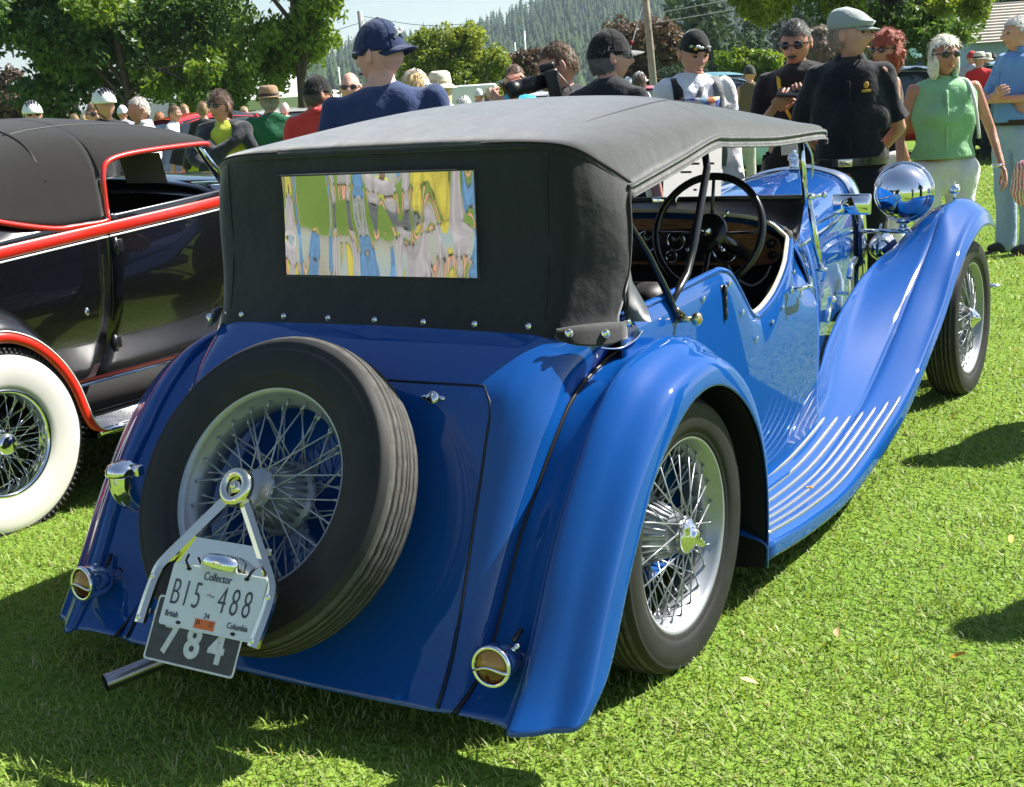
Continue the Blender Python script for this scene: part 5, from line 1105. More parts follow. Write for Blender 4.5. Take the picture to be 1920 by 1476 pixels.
person(x, y, h, -4, 'man in grey flat cap and black short-sleeved shirt with gold crest', shirt=(.010, .011, .015), pants=(.012, .013, .017), pose='behind', head=72, hat=('flatcap', (.33, .37, .36)), hair=('fringe', (.35, .25, .18)), skin=SKIN, shades=False, collar=True, extras=ex_flat, wide=1.05, tuck=True)
x, y, h = stand(1655, 52, 8.4)
person(x, y, h, 118, 'woman with curly red hair in black vest top and white trousers', shirt=(.014, .013, .015), pants=(.75, .74, .74), fem=True, sleeve='none', head=-40, hair=('curly', (.30, .055, .022)), skin=SKIN2)
def ex_green(R, Mh, arms, ob):
    ob('blouse_placket', tube(crs([(0, .120, 1.40), (0, .158, 1.26), (0, .142, 1.12), (0, .142, 1.0)], 4), .007, 6, flat=1.6), cloth((.30, .52, .30)), R)
    ob('handbag_strap', tube(crs([(-.10, -.05, 1.465), (-.14, .05, 1.44), (-.17, .12, 1.30), (-.2, .10, 1.1)], 4), .010, 8), WHITE, R)
    ob('wristwatch', lathe([(.030, -.010), (.034, -.006), (.034, .006), (.030, .010)], 20, 'z', (-.305, .10, .93)), CHROME, R)
x, y, h = stand(1770, 60, 7.8)
person(x, y, h, 8, 'white-haired woman in pale green sleeveless blouse and white trousers', shirt=(.26, .50, .27), pants=(.78, .77, .80), fem=True, sleeve='none', pose='away', head=26, hair=('bob', (.78, .74, .62)), skin=SKIN2, wide=1.2, belly=.01, bust=.015, extras=ex_green, collar=True, tuck=True)
def ex_jeans(R, Mh, arms, ob):
    ob('belt', loft([[(.186 * sin(a), (.146 + (.02 if cos(a) > 0 else 0)) * cos(a), z_) for a in np.linspace(0, 2 * pi, 25)] for z_ in (.960, .980, 1.0)], 1, 1), cloth((.05, .03, .02)), R)
    ob('breast_pocket', box((.05, .118, 1.25), (.13, .132, 1.34), .004), cloth((.13, .27, .56)), R)
x, y, h = stand(1912, 25, 10.1)
person(x, y, h, -48, 'white-haired man with folded arms in light blue shirt and faded jeans', shirt=(.14, .29, .60), pants=(.30, .40, .58), pose='folded', head=-60, hair=('short', (.62, .60, .58)), skin=SKIN, shades=False, extras=ex_jeans, collar=True, wide=1.05, belly=.03, tuck=True)
bg_ = obj('shopping_bag', fuse([ell((0, 0, .0), (.10, .07, .16)), ell((0, 0, -.08), (.11, .08, .10))], .015, 2, .02, 3), None, None); bp_ = D_px(1925, 340, 9.4); bg_.location = bp_
pm = mat('patterned_bag', (.5, .1, .2), rough=.6); N = pm.node_tree.nodes; L = pm.node_tree.links; wv = N.new('ShaderNodeTexWave'); wv.inputs['Scale'].default_value = 14; wv.inputs['Distortion'].default_value = 6; rmp = N.new('ShaderNodeValToRGB'); rmp.color_ramp.elements[0].color = (.5, .03, .12, 1); rmp.color_ramp.elements[1].color = (.55, .6, .45, 1); L.new(wv.outputs[0], rmp.inputs[0]); L.new(rmp.outputs[0], N['Principled BSDF'].inputs['Base Color']); tcx = N.new('ShaderNodeTexCoord'); L.new(tcx.outputs['Object'], wv.inputs['Vector'])
bg_.data.materials.clear(); bg_.data.materials.append(pm); tag(bg_, 'pink patterned shopping bag hanging by the faded jeans', 'bag')
# second row, partly hidden
G = 'visitors in the second row'
def far(u, v, t, face, label, group=G, **k): x, y, h = stand(u, v, t); return person(x, y, h, face, label, group, lod=2, **k)
far(655, 130, 10.5, -10, 'bald man in sunglasses behind the navy cap man', hair=None, shirt=(.35, .36, .4), head=-8, skin=SKIN3)
far(822, 133, 10.6, 170, 'person in cream sun hat beside the navy shirted man', hat=('bucket', (.72, .66, .52)), shirt=(.80, .79, .76), shades=False, hair=('bob', (.55, .40, .2)))
far(770, 126, 9.0, 120, 'blonde visitor in white visor half hidden by the navy shirt', hat=('cap', (.75, .74, .70), ''), hair=('bob', (.6, .42, .2)), shirt=(.6, .6, .6), fem=True, shades=False)
far(963, 117, 11.4, 8, 'man in turquoise top behind the camera lens', hair=('short', (.14, .08, .05)), shirt=(.03, .36, .50), head=5)
far(57, 188, 13.2, 5, 'cyclist in white helmet above the black roof, leftmost', hat=('helmet', WHITE), shirt=(.2, .2, .25))
far(190, 165, 11.6, 14, 'cyclist in black jacket and white vented helmet', hat=('helmet', WHITE), shirt=(.02, .02, .025), shades=False, head=20, skin=SKIN, sleeve='long')
far(172, 190, 13.5, 15, 'person in dark glasses behind the taller cyclist', hair=('short', (.2, .12, .07)), shirt=(.3, .3, .3))
far(262, 177, 12.0, -60, 'grey-haired man in white shirt by the cyclists', hair=('short', (.50, .46, .42)), shirt=(.74, .74, .76), head=-70, shades=False, skin=SKIN2, collar=True)
G2 = 'distant visitors on the lawn'
def pick(label, *a, **k): far(*a, label, G2, **k)
pick('distant visitor in white shirt facing right by the trees', 322, 195, 19, 60, hair=('short', (.18, .11, .06)), shirt=(.74, .73, .78), shades=False)
pick('distant man in lime green polo by the trees', 342, 193, 21, 20, hair=('short', (.3, .2, .1)), shirt=(.28, .50, .10), shades=False)
pick('distant man in black T-shirt with pale back print', 378, 187, 18, 175, hair=('short', (.28, .18, .09)), shirt=(.02, .02, .02), shades=False)
pick('distant visitor in white cap beside the cyclists', 228, 196, 22, 180, hat=('cap', (.75, .76, .8), ''), shirt=(.3, .3, .35), shades=False)
pick('small fair-haired visitor above the black roof, left one', 138, 211, 24, 180, hair=('short', (.3, .2, .1)), shirt=(.4, .3, .3), shades=False)
pick('small fair-haired visitor above the black roof, right one', 156, 213, 26, 170, hair=('short', (.45, .32, .18)), shirt=(.5, .5, .5), shades=False)
pick('distant red-haired visitor next to the grey-haired man', 296, 208, 22, 150, hair=('bob', (.34, .15, .06)), shirt=(.6, .5, .45), shades=False)
pick('distant white-haired visitor right of the green shirt', 532, 190, 22, 175, hair=('short', (.7, .66, .6)), shirt=(.75, .72, .72), shades=False)
pick('distant fair visitor left of the green shirt', 455, 198, 24, 30, hair=('short', (.5, .38, .2)), shirt=(.6, .6, .62), shades=False)
pick('distant visitor in white cap near the trailer', 897, 165, 24, 180, hat=('cap', (.72, .74, .74), ''), shirt=(.5, .5, .5), shades=False)
pick('distant visitor in white hood near the trailer', 868, 176, 14, 178, hair=('bob', (.62, .60, .58)), shirt=(.7, .7, .7), shades=False)
pick('distant brown-haired visitor near the trailer', 915, 169, 27, 20, hair=('bob', (.22, .12, .06)), shirt=(.35, .2, .15), shades=False)
pick('distant child in pale blue near the trailer', 897, 180, 25, 170, hair=('short', (.3, .2, .1)), shirt=(.3, .55, .65), shades=False)
pick('distant man in navy shirt near the trailer', 917, 161, 24, 178, hair=('short', (.5, .4, .3)), shirt=(.03, .05, .12), shades=False)
pick('distant visitor in white baseball cap and white shirt by the black cap man', 1196, 133, 18, 140, hat=('cap', (.78, .80, .82), ''), hair=('bob', (.07, .04, .03)), shirt=(.74, .74, .78), shades=False)
pick('distant visitor in white cap and dark top by the black cap man', 1176, 143, 22, 20, hat=('cap', (.7, .7, .72), ''), shirt=(.05, .05, .06))
pick('distant child in blue shirt by the pale vehicle', 1355, 143, 20, 170, hair=('short', (.25, .13, .06)), shirt=(.12, .25, .60), shades=False)
pick('distant man in brown waistcoat and pale trousers', 1405, 120, 19, 178, hat=('cap', (.04, .045, .04), ''), shirt=(.13, .095, .055), pants=(.46, .44, .36), sleeve='none', shades=False)
pick('distant man in red shirt and straw hat', 1836, 97, 21, 176, hat=('fedora', (.62, .60, .50)), shirt=(.62, .025, .03), pants=(.025, .03, .03), shades=False)
pick('distant visitor in red cap beside the straw hat', 1822, 94, 25, 178, hat=('cap', (.5, .05, .05), ''), shirt=(.4, .45, .5), shades=False)
pick('distant visitor in pale sun hat right of the red shirt', 1850, 99, 26, 178, hat=('bucket', (.62, .6, .5)), shirt=(.5, .5, .48), shades=False)
pick('distant dark-haired visitor right of the red shirt', 1862, 98, 30, 178, hair=('short', (.03, .03, .03)), shirt=(.4, .5, .6), shades=False)
# people outside the frame, who throw the shadows on the lawn and show in the bright work
pick_l = [(1.80, 3.18, 1.75, 'visitor in dark top outside the frame by the front wheel', (.05, .05, .06)), (2.36, 1.66, 1.75, 'visitor in grey top outside the frame by the running board', (.2, .2, .22))]
for x, y, h, lb, c_ in pick_l: person(x, y, h, 90, lb, 'visitors outside the frame', shirt=c_, lod=2, hair=('short', (.1, .07, .05)), pose='hip')
for x, y, h, lb, c_, p_ in ((-1.5, -3.3, 1.75, 'visitor in yellow top outside the frame on the left', (.5, .42, .06), (.2, .19, .2)), (-2.3, -3.5, 1.7, 'visitor in grey top outside the frame on the left', (.36, .33, .36), (.12, .12, .14)), (-2.9, -4.3, 1.8, 'visitor in lime top outside the frame on the left', (.5, .52, .05), (.25, .23, .25)), (-3.6, -4.0, 1.72, 'visitor in blue top outside the frame on the left', (.10, .22, .42), (.3, .3, .32)), (-1.9, -4.6, 1.78, 'visitor in pale jacket outside the frame on the left', (.55, .5, .5), (.1, .1, .12)), (-.9, -3.9, 1.7, 'visitor in dark top outside the frame on the left', (.05, .05, .06), (.3, .28, .3))):
    person(x, y, h, 40, lb, 'visitors outside the frame', shirt=c_, pants=p_, lod=2, hair=('short', (.1, .07, .05)))
# camera held by the photographer
Pw = Vector((PX.location.x, PX.location.y, 0)); fdir = Vector((cos(PX.rotation_euler.z + pi / 2), sin(PX.rotation_euler.z + pi / 2), 0))
cb = D_px(1030, 150, 6.75); lt = (-cR * 1.0 - cU * .30 - cF * .12).normalized()
Mk = Matrix.Translation(cb) @ lt.to_track_quat('Y', 'Z').to_matrix().to_4x4()
CM = empty('camera_body', tuple(cb), 0, 'black camera with long zoom lens held up by the brown-haired man', 'camera')
CM.matrix_world = Mk
LB = mat('camera_black', (.012, .012, .013), rough=.4, bump=(200, .2, .001))
obj('camera_shell', join(box((-.07, -.04, -.055), (.07, .03, .05), .012), box((-.03, -.04, .045), (.03, .04, .085), .012), box((-.075, -.035, -.11), (-.03, .03, .05), .012)), LB, CM)
obj('camera_lens', lathe([(0, .03), (.036, .03), (.038, .08), (.042, .085), (.042, .13), (.037, .135), (.037, .17), (.043, .175), (.046, .22), (.040, .222), (.034, .205), (0, .20)], 28, 'y'), LB, CM)
obj('camera_strap', tube(crs([(-.07, -.03, .04), (-.10, -.07, -.05), (-.06, -.09, -.16), (.04, -.09, -.18)], 4), .006, 6, flat=.4), LB, CM)
# phone in the hands of the lanyard man
ph = obj('smartphone', box((-.038, -.007, -.07), (.038, .007, .07), .005), LB); ph.parent = None
pm_ = LAN.matrix_basis @ Matrix.Translation((-.0, .33, 1.345)) @ Matrix.Rotation(radians(60), 4, 'X') @ Matrix.Rotation(radians(80), 4, 'Y'); ph.matrix_world = pm_
tag(ph, 'dark smartphone held by the man with the lanyard', 'phone')
# ================================================================== setting: lawn, hill, trees, vehicles beyond
def fast_mesh(name, V, F4, mats, attr=None, smooth=False):
    """V (n,3), F4 (m,k) arrays -> mesh, quick"""
    V = np.asarray(V, np.float32); F4 = np.asarray(F4, np.int32); me = bpy.data.meshes.new(name); k = F4.shape[1]
    me.vertices.add(len(V)); me.vertices.foreach_set('co', V.ravel()); me.loops.add(F4.size); me.loops.foreach_set('vertex_index', F4.ravel())
    me.polygons.add(len(F4)); me.polygons.foreach_set('loop_start', np.arange(0, F4.size, k, dtype=np.int32)); me.polygons.foreach_set('loop_total', np.full(len(F4), k, np.int32))
    if smooth: me.polygons.foreach_set('use_smooth', np.ones(len(F4), bool))
    me.update(calc_edges=True)
    if attr is not None:
        a = me.attributes.new('tint', 'FLOAT_COLOR', 'POINT'); c = np.ones((len(V), 4), np.float32); c[:, :3] = attr; a.data.foreach_set('color', c.ravel())
    for m in mats: me.materials.append(m)
    return me
def leaf_mat(name, c0, c1, scale=.5, trans=.45, rough=.45, tint=False):
    m = bpy.data.materials.new(name); m.use_nodes = True; N = m.node_tree.nodes; L = m.node_tree.links; p = N['Principled BSDF']; p.inputs['Roughness'].default_value = rough; p.inputs['Specular IOR Level'].default_value = .35
    if tint: src = N.new('ShaderNodeAttribute'); src.attribute_name = 'tint'; col = src.outputs['Color']
    else:
        tc = N.new('ShaderNodeTexCoord'); n = N.new('ShaderNodeTexNoise'); n.inputs['Scale'].default_value = scale; n.inputs['Detail'].default_value = 6; n.inputs['Roughness'].default_value = .7; L.new(tc.outputs['Object'], n.inputs['Vector'])
        r = N.new('ShaderNodeValToRGB'); r.color_ramp.elements[0].position = .35; r.color_ramp.elements[1].position = .65; r.color_ramp.elements[0].color = (*c0, 1); r.color_ramp.elements[1].color = (*c1, 1); L.new(n.outputs[0], r.inputs[0]); col = r.outputs[0]
    t = N.new('ShaderNodeBsdfTranslucent'); mx = N.new('ShaderNodeMixShader'); mx.inputs[0].default_value = trans
    g = N.new('ShaderNodeVectorMath'); g.operation = 'MULTIPLY'; g.inputs[1].default_value = (1.25, 1.15, .55); L.new(col, g.inputs[0])
    L.new(col, p.inputs['Base Color']); L.new(g.outputs[0], t.inputs[0]); L.new(p.outputs[0], mx.inputs[1]); L.new(t.outputs[0], mx.inputs[2]); L.new(mx.outputs[0], N['Material Output'].inputs[0]); return m

# lawn sheet
LAWN = bpy.data.materials.new('lawn_soil_and_thatch'); LAWN.use_nodes = True; N = LAWN.node_tree.nodes; L = LAWN.node_tree.links; p = N['Principled BSDF']; p.inputs['Roughness'].default_value = .95; p.inputs['Specular IOR Level'].default_value = .1
tc = N.new('ShaderNodeTexCoord'); n1 = N.new('ShaderNodeTexNoise'); n1.inputs['Scale'].default_value = .35; n1.inputs['Detail'].default_value = 8; n2 = N.new('ShaderNodeTexNoise'); n2.inputs['Scale'].default_value = 45; n2.inputs['Detail'].default_value = 4
L.new(tc.outputs['Object'], n1.inputs['Vector']); L.new(tc.outputs['Object'], n2.inputs['Vector'])
r = N.new('ShaderNodeValToRGB'); r.color_ramp.elements[0].position = .3; r.color_ramp.elements[1].position = .7; r.color_ramp.elements[0].color = (.105, .205, .022, 1); r.color_ramp.elements[1].color = (.21, .31, .05, 1)
ad = N.new('ShaderNodeMath'); ad.operation = 'ADD'; ml = N.new('ShaderNodeMath'); ml.operation = 'MULTIPLY'; ml.inputs[1].default_value = .5; L.new(n1.outputs[0], ad.inputs[0]); L.new(n2.outputs[0], ad.inputs[1]); L.new(ad.outputs[0], ml.inputs[0]); L.new(ml.outputs[0], r.inputs[0]); L.new(r.outputs[0], p.inputs['Base Color'])
b = N.new('ShaderNodeBump'); b.inputs['Strength'].default_value = 1.0; b.inputs['Distance'].default_value = .04; L.new(n2.outputs[0], b.inputs['Height']); L.new(b.outputs[0], p.inputs['Normal'])
S_ = 2500
obj('lawn', ([(-S_, -300, .012), (S_, -300, .012), (S_, S_, .012), (-S_, S_, .012)], [(0, 1, 2, 3)]), LAWN, kind='structure')

# mown grass blades, thick near the cars and thinning with distance
def grass(n, dmin, dmax, dens_ref, half=.78):
    rg = np.random.default_rng(11); ang0 = math.atan2(cF.y, cF.x)
    d0 = 3.2; A = (d0 ** 2 - dmin ** 2) / 2; B = d0 ** 2 * math.log(dmax / d0); u = rg.uniform(0, A + B, n)
    d = np.where(u < A, np.sqrt(dmin ** 2 + 2 * np.minimum(u, A)), d0 * np.exp(np.maximum(0, u - A) / d0 ** 2)); a = ang0 + rg.uniform(-half, half, n)
    x = CAM.x + d * np.cos(a); y = CAM.y + d * np.sin(a)
    sc = np.maximum(1, d / 4.0); clump = np.sin(x * 9 + np.sin(y * 7) * 2) * np.sin(y * 8 + np.sin(x * 5) * 2); lng = rg.uniform(.016, .038, n) * (1 + .35 * clump) * sc ** .35; w = rg.uniform(.0014, .0026, n) * sc ** .9
    th = rg.uniform(0, 2 * pi, n); lean = np.abs(rg.normal(.85, .4, n)); bd = lean + rg.uniform(.1, .8, n)
    hx, hy = np.cos(th), np.sin(th); px, py = -hy, hx; z0 = np.full(n, .008)
    mx = x + hx * np.sin(lean) * lng * .55; my = y + hy * np.sin(lean) * lng * .55; mz = .010 + np.cos(lean) * lng * .55
    tx = mx + hx * np.sin(bd) * lng * .5; ty = my + hy * np.sin(bd) * lng * .5; tz = np.maximum(.015, mz + np.cos(bd) * lng * .5)
    V = np.stack([np.stack([x - px * w, y - py * w, z0], 1), np.stack([x + px * w, y + py * w, z0], 1), np.stack([mx + px * w * .9, my + py * w * .9, mz], 1), np.stack([mx - px * w * .9, my - py * w * .9, mz], 1), np.stack([tx, ty, tz], 1)], 1).reshape(-1, 3)
    i = np.arange(n)[:, None] * 5; T = np.concatenate([i + np.array([[0, 1, 2]]), i + np.array([[0, 2, 3]]), i + np.array([[3, 2, 4]])], 0)
    g0 = np.array((.155, .275, .032)); g1 = np.array((.325, .410, .100)); dry = np.array((.46, .42, .22)); t = rg.uniform(0, 1, n)[:, None]; patch = (.5 + .5 * np.sin(x * 1.7 + 2 * np.sin(y * 1.3)) * np.sin(y * 2.1 + 1))[:, None]
    c = g0 * (1 - t) + g1 * t; fine = (.5 + .5 * np.sin(x * 6.3 + 3 * np.sin(y * 4.1)) * np.sin(y * 5.7 + 2 * np.sin(x * 3.3)))[:, None]; c = c * (.72 + .28 * patch + .22 * fine); isdry = (rg.uniform(0, 1, n) < .03 + .06 * patch[:, 0] + .08 * fine[:, 0] ** 3)[:, None]; c = np.where(isdry, dry * rg.uniform(.6, 1.1, n)[:, None], c)
    return V, T, np.repeat(c, 5, 0)
V, T, c = grass(330000, 1.35, 24, 0)
GM = leaf_mat('grass_blade', None, None, tint=True, trans=.35, rough=.5)
obj('grass', fast_mesh('grass', V, T, [GM], c), None, kind='stuff', label='bright green mown grass of the show field', cat='grass')

# yellow fallen leaves
LEAFY = mat('yellow_leaf', (.72, .36, .03), rough=.6); LEAFB = mat('tan_leaf', (.50, .36, .16), rough=.6)
for k, (u, v, m_, lb) in enumerate(((1797, 1240, LEAFY, 'yellow fallen leaf on the grass in front of the long shadow'), (1895, 1020, LEAFY, 'yellow fallen leaf on the lit grass near the right edge'), (1290, 1186, LEAFY, 'small yellow leaf on the grass by the rear wheel'), (1570, 1197, LEAFB, 'tan leaf scrap on the grass left of the shadow'), (1405, 1288, LEAFB, 'tan leaf scrap on the grass below the rear tyre'), (1785, 1400, LEAFB, 'pale dry leaf at the lower right of the lawn'), (1788, 785, LEAFY, 'tiny orange leaf on the grass beside the front wheel'))):
    d = cR * ((u - 960) / 2472.23) - cU * ((v - 738) / 2472.23) + cF; t = (.03 - CAM.z) / d.z; q = CAM + d * t; s_ = .016 if v > 1000 else .014
    a = k * 1.7; V = [(-1.5, 0, 0), (-.6, .55, .25), (.5, .5, .35), (1.5, 0, .15), (.5, -.5, .3), (-.6, -.55, .2), (0, 0, -.05)]
    o = obj('fallen_leaf', ([(x * s_, y * s_, z * s_) for x, y, z in V], [(0, 6, 1), (1, 6, 2), (2, 6, 3), (3, 6, 4), (4, 6, 5), (5, 6, 0)]), m_); o.location = (q.x, q.y, .045); o.rotation_euler = (.25, .2 * k - .4, a); tag(o, lb, 'leaf', 'fallen leaves')
o = obj('fallen_leaf', ([(x * .012, y * .012, z * .012) for x, y, z in V], [(0, 6, 1), (1, 6, 2), (2, 6, 3), (3, 6, 4), (4, 6, 5), (5, 6, 0)]), LEAFY); o.location = (.772, 1.0, .186); tag(o, 'yellow leaf lying on the chrome strips of the running board', 'leaf', 'fallen leaves')

# ---------------------------------------------------------------- trees
BARK = mat('bark', (.075, .055, .042), rough=.9, noise=(6, .4), bump=(9, .9, .06))
def foliage(blobs, n, size, seed, droop=.3, aspect=.5, shell_=.55):
    """leaf-sized rhombs scattered through clumps; blobs = [(centre, radii)]"""
    rg = np.random.default_rng(seed); C_ = np.array([b[0] for b in blobs], float); R_ = np.array([b[1] for b in blobs], float); vol = R_.prod(1) ** .7; k = rg.choice(len(blobs), n, p=vol / vol.sum())
    # twig clusters inside each blob
    d = rg.normal(size=(n, 3)); d /= np.linalg.norm(d, axis=1)[:, None]; rad = rg.uniform(shell_, 1.0, n) ** .6
    cl = rg.integers(0, 34, n); cd = np.random.default_rng(seed + 1).normal(size=(len(blobs), 34, 3)); cd /= np.linalg.norm(cd, axis=2)[:, :, None]; cr2 = np.random.default_rng(seed + 2).uniform(.45, 1.0, (len(blobs), 34))
    base = cd[k, cl] * cr2[k, cl][:, None]; pos = C_[k] + R_[k] * (base * .88 + d * rad[:, None] * .26); pos[:, 2] -= droop * rg.uniform(0, 1, n) ** 2 * size * 4
    nrm = rg.normal(size=(n, 3)) * .75 + np.array((0, 0, .8)) + base * .4; nrm /= np.linalg.norm(nrm, axis=1)[:, None]
    t = np.cross(nrm, rg.normal(size=(n, 3))); t /= np.linalg.norm(t, axis=1)[:, None]; t[:, 2] -= droop; t /= np.linalg.norm(t, axis=1)[:, None]; b = np.cross(nrm, t); s = (size * rg.uniform(.6, 1.3, n))[:, None]
    V = np.stack([pos - t * s, pos + b * s * aspect, pos + t * s, pos - b * s * aspect], 1).reshape(-1, 3); F = np.arange(n * 4).reshape(-1, 4); return V, F
def tree(u, depth, h, blobs, label, lm, n, size, seed, trunk_r=.18, limbs=7, droop=.3, group=None, lean=0.0, name='tree', trunk_h=None, limbm=BARK):
    """placed on the ground at the bearing of column u; blob coords are (right, up, towards-camera) metres about the foot"""
    d = cR * ((u - 960) / 2472.23) + cF * 1.0; d = Vector((d.x, d.y, 0)); q = Vector((CAM.x, CAM.y, 0)) + d * depth / d.length * (Vector((d.x, d.y, 0)).length)
    rt = Vector((cR.x, cR.y, 0)).normalized(); bk = Vector((-cF.x, -cF.y, 0)).normalized()
    R = empty(name, (q.x, q.y, 0), 0, label, 'tree', group)
    B = [(tuple(rt * bx + bk * bd + Vector((0, 0, bz))), rr) for bx, bz, bd, rr in blobs]
    V, F = foliage(B, n, size, seed, droop); obj('crown', fast_mesh('crown', V, F, [lm]), None, R)
    rg = random.Random(seed); th = trunk_h or h * .55; tp = [Vector((0, 0, -.1)), Vector((.1 * rg.uniform(-1, 1) + lean * .3, .1, th * .4)), Vector((lean + rg.uniform(-.2, .2), 0, th))]
    G = [tube([tuple(p_) for p_ in crs([tuple(a) for a in tp], 4)], list(np.linspace(trunk_r, trunk_r * .45, 9)), 10)]
    obj('trunk', G[0], limbm, R)
    for k in range(min(limbs, len(B))):
        c = Vector(B[k][0]); s0 = tp[1].lerp(tp[2], rg.uniform(.0, 1)); m = (s0 + c) / 2 + Vector((0, 0, .25))
        obj('limb', tube(crs([tuple(s0), tuple(m), tuple(c)], 4), list(np.linspace(trunk_r * .42, trunk_r * .12, 9)), 7), limbm, R)
    return R
def blobset(cx, cz, w, h, n, seed, r=(.8, 1.5), depth=1.0):
    rg = random.Random(seed); out = []
    for _ in range(n):
        a = rg.uniform(0, 2 * pi); q = math.sqrt(rg.uniform(.05, 1)); rr = rg.uniform(*r); out.append((cx + cos(a) * q * w, cz + sin(a) * q * h, rg.uniform(-1, 1) * w * .6 * depth, (rr, rr, rr * .72)))
    return out
LM1 = leaf_mat('leaf_deep_green', (.045, .105, .035), (.15, .26, .055), .45); LM2 = leaf_mat('leaf_fresh_green', (.085, .17, .022), (.26, .36, .05), .5); LM3 = leaf_mat('leaf_yellow_green', (.10, .17, .02), (.34, .40, .07), .7); LM4 = leaf_mat('leaf_plum', (.055, .035, .030), (.19, .13, .10), .9, trans=.3); LM5 = leaf_mat('leaf_conifer', (.022, .050, .026), (.06, .10, .045), .3, trans=.25, rough=.85); LM6 = leaf_mat('leaf_olive', (.07, .09, .03), (.18, .20, .07), .5)
# big tree at the left (trunk left of the navy cap) and its lighter right-hand neighbour
tree(265, 32, 9, blobset(.5, 4.9, 2.9, 1.6, 15, 3) + blobset(.3, 2.9, 2.0, 1.1, 12, 5, (.6, 1.1)) + blobset(-1.9, 4.9, 1.5, .7, 4, 4, (.7, 1.0)), 'large dark leafy tree spreading behind the cyclists at the left', LM1, 56000, .085, 21, .26, 10, .6, trunk_h=5.5)
tree(300, 30.5, 8, blobset(-1.5, 3.0, 1.0, .5, 3, 31, (.5, .8)) + blobset(1.6, 2.4, 1.0, .8, 6, 32, (.5, .9)) + blobset(.6, 4.8, 1.6, 1.2, 5, 33, (.5, .9)), 'sunlit fresh green tree in front of the large dark tree', LM2, 18000, .075, 22, .12, 6, .7)
tree(610, 31, 8, blobset(-.4, 4.1, 1.6, 1.3, 9, 6, (.5, 1.0)) + blobset(-1.0, 2.5, 1.1, .7, 6, 7, (.5, .8)) + blobset(.7, 3.4, .7, .4, 3, 41, (.4, .6)), 'light green tree with open branches left of the utility pole', LM2, 20000, .075, 23, .14, 8, .7)
tree(25, 55, 4, blobset(0, 1.9, 3.4, 1.3, 12, 8, (.8, 1.3)), 'pale olive shrub at the far left edge', LM6, 12000, .10, 24, .12, 5)
tree(120, 44, 5, blobset(.0, 2.0, 1.1, 1.3, 9, 9, (.5, .8)), 'reddish plum tree below the large tree at the left', LM4, 9000, .08, 25, .12, 5)
tree(890, 42, 4.5, blobset(0, 2.75, 1.3, .85, 16, 10, (.4, .6)) + [(a * 1.25, 2.5, .3, (.75, .75, .6)) for a in (-1, -.4, .3, 1)] + [(a, 3.3, .2, (.6, .6, .5)) for a in (-.6, 0, .6)] + [(0, 1.9, 0, (1.5, 1.4, 1.2))], 'rounded yellow-green tree behind the camera lens', LM3, 36000, .062, 26, .14, 8, .2)
tree(1005, 48, 4, blobset(.1, 2.4, .7, .9, 8, 11, (.4, .6)), 'small plum tree between the round tree and the brown-haired man', LM4, 8000, .065, 27, .10, 5)
tree(1228, 40, 5, blobset(.0, 2.6, 1.0, 1.0, 13, 12, (.45, .7)) + blobset(-.1, 1.2, 1.1, .8, 6, 13, (.5, .8)), 'bronze-leaved plum tree behind the wooden pole', LM4, 20000, .065, 28, .14, 7, .2)
tree(1428, 38, 3.5, blobset(.05, 1.95, .8, .9, 14, 15, (.38, .6)), 'light green bush left of the man with the lanyard', LM2, 17000, .06, 29, .10, 5, .2)
tree(1662, 24, 9, blobset(.6, 2.15, 1.0, .38, 9, 16, (.4, .6)) + blobset(-.2, 2.5, .8, .3, 4, 17, (.4, .6)) + blobset(0, 4.0, 2.4, .8, 10, 18, (.7, 1.1)), 'green tree with hanging branches above the curly-haired woman', LM1, 32000, .06, 30, .20, 8, .6, trunk_h=4.0)
tree(1600, 22.5, 7, blobset(-.7, 2.85, 1.0, .28, 7, 61, (.32, .5)) + blobset(1.85, 2.5, .35, .18, 3, 62, (.25, .38)), 'bright lime foliage tree above the flat cap', LM3, 15000, .055, 35, .09, 5, .6)  # lit upper leaves of the hanging tree, sunlight put into a paler leaf colour
# dark wood behind on the right: reads as one mass
rg = random.Random(5); bl = []
for k in range(46):
    u = rg.uniform(1280, 2050); dp = rg.uniform(70, 100); d = cR * ((u - 960) / 2472.23) + cF; d = Vector((d.x, d.y, 0)); q = Vector((CAM.x, CAM.y, 0)) + d * dp; hh = rg.uniform(3.0, 8.5)
    bl.append(((q.x, q.y, hh * .5), (1.8, 1.8, hh * .6)))
V, F = foliage(bl, 42000, .26, 40, .4); obj('woodland', fast_mesh('woodland', V, F, [LM5]), None, kind='stuff', label='dark green wood filling the background at the right', cat='wood')
# forested hill
def hz(u):   # ridge height in metres at 900 m for a picture column
    return float(np.interp(u, [-300, 300, 600, 720, 800, 900, 960, 1060, 1200, 1400, 1900, 2400], [8, 12, 22, 34, 38, 39, 44, 58, 66, 76, 90, 90]))
def gpt(u, dp, z): d = cR * ((u - 960) / 2472.23) + cF; f = 1 / Vector((d.x, d.y, 0)).length; return (CAM.x + d.x * dp * f, CAM.y + d.y * dp * f, z)
us = np.linspace(-700, 2700, 69)
rows = [[gpt(u, dp, hz(u) * k - (1 if k == 0 else 0)) for u in us] for dp, k in ((420, 0), (560, .25), (720, .62), (900, 1.0), (1150, 1.02))]
HILLM = mat('hill_scrub', (.018, .032, .014), rough=.95, noise=(.03, .4))
obj('hill', loft(rows, 2, 1), HILLM, kind='structure')
rg = np.random.default_rng(9); VV = []; FF_ = []; nb = 0; hb = []
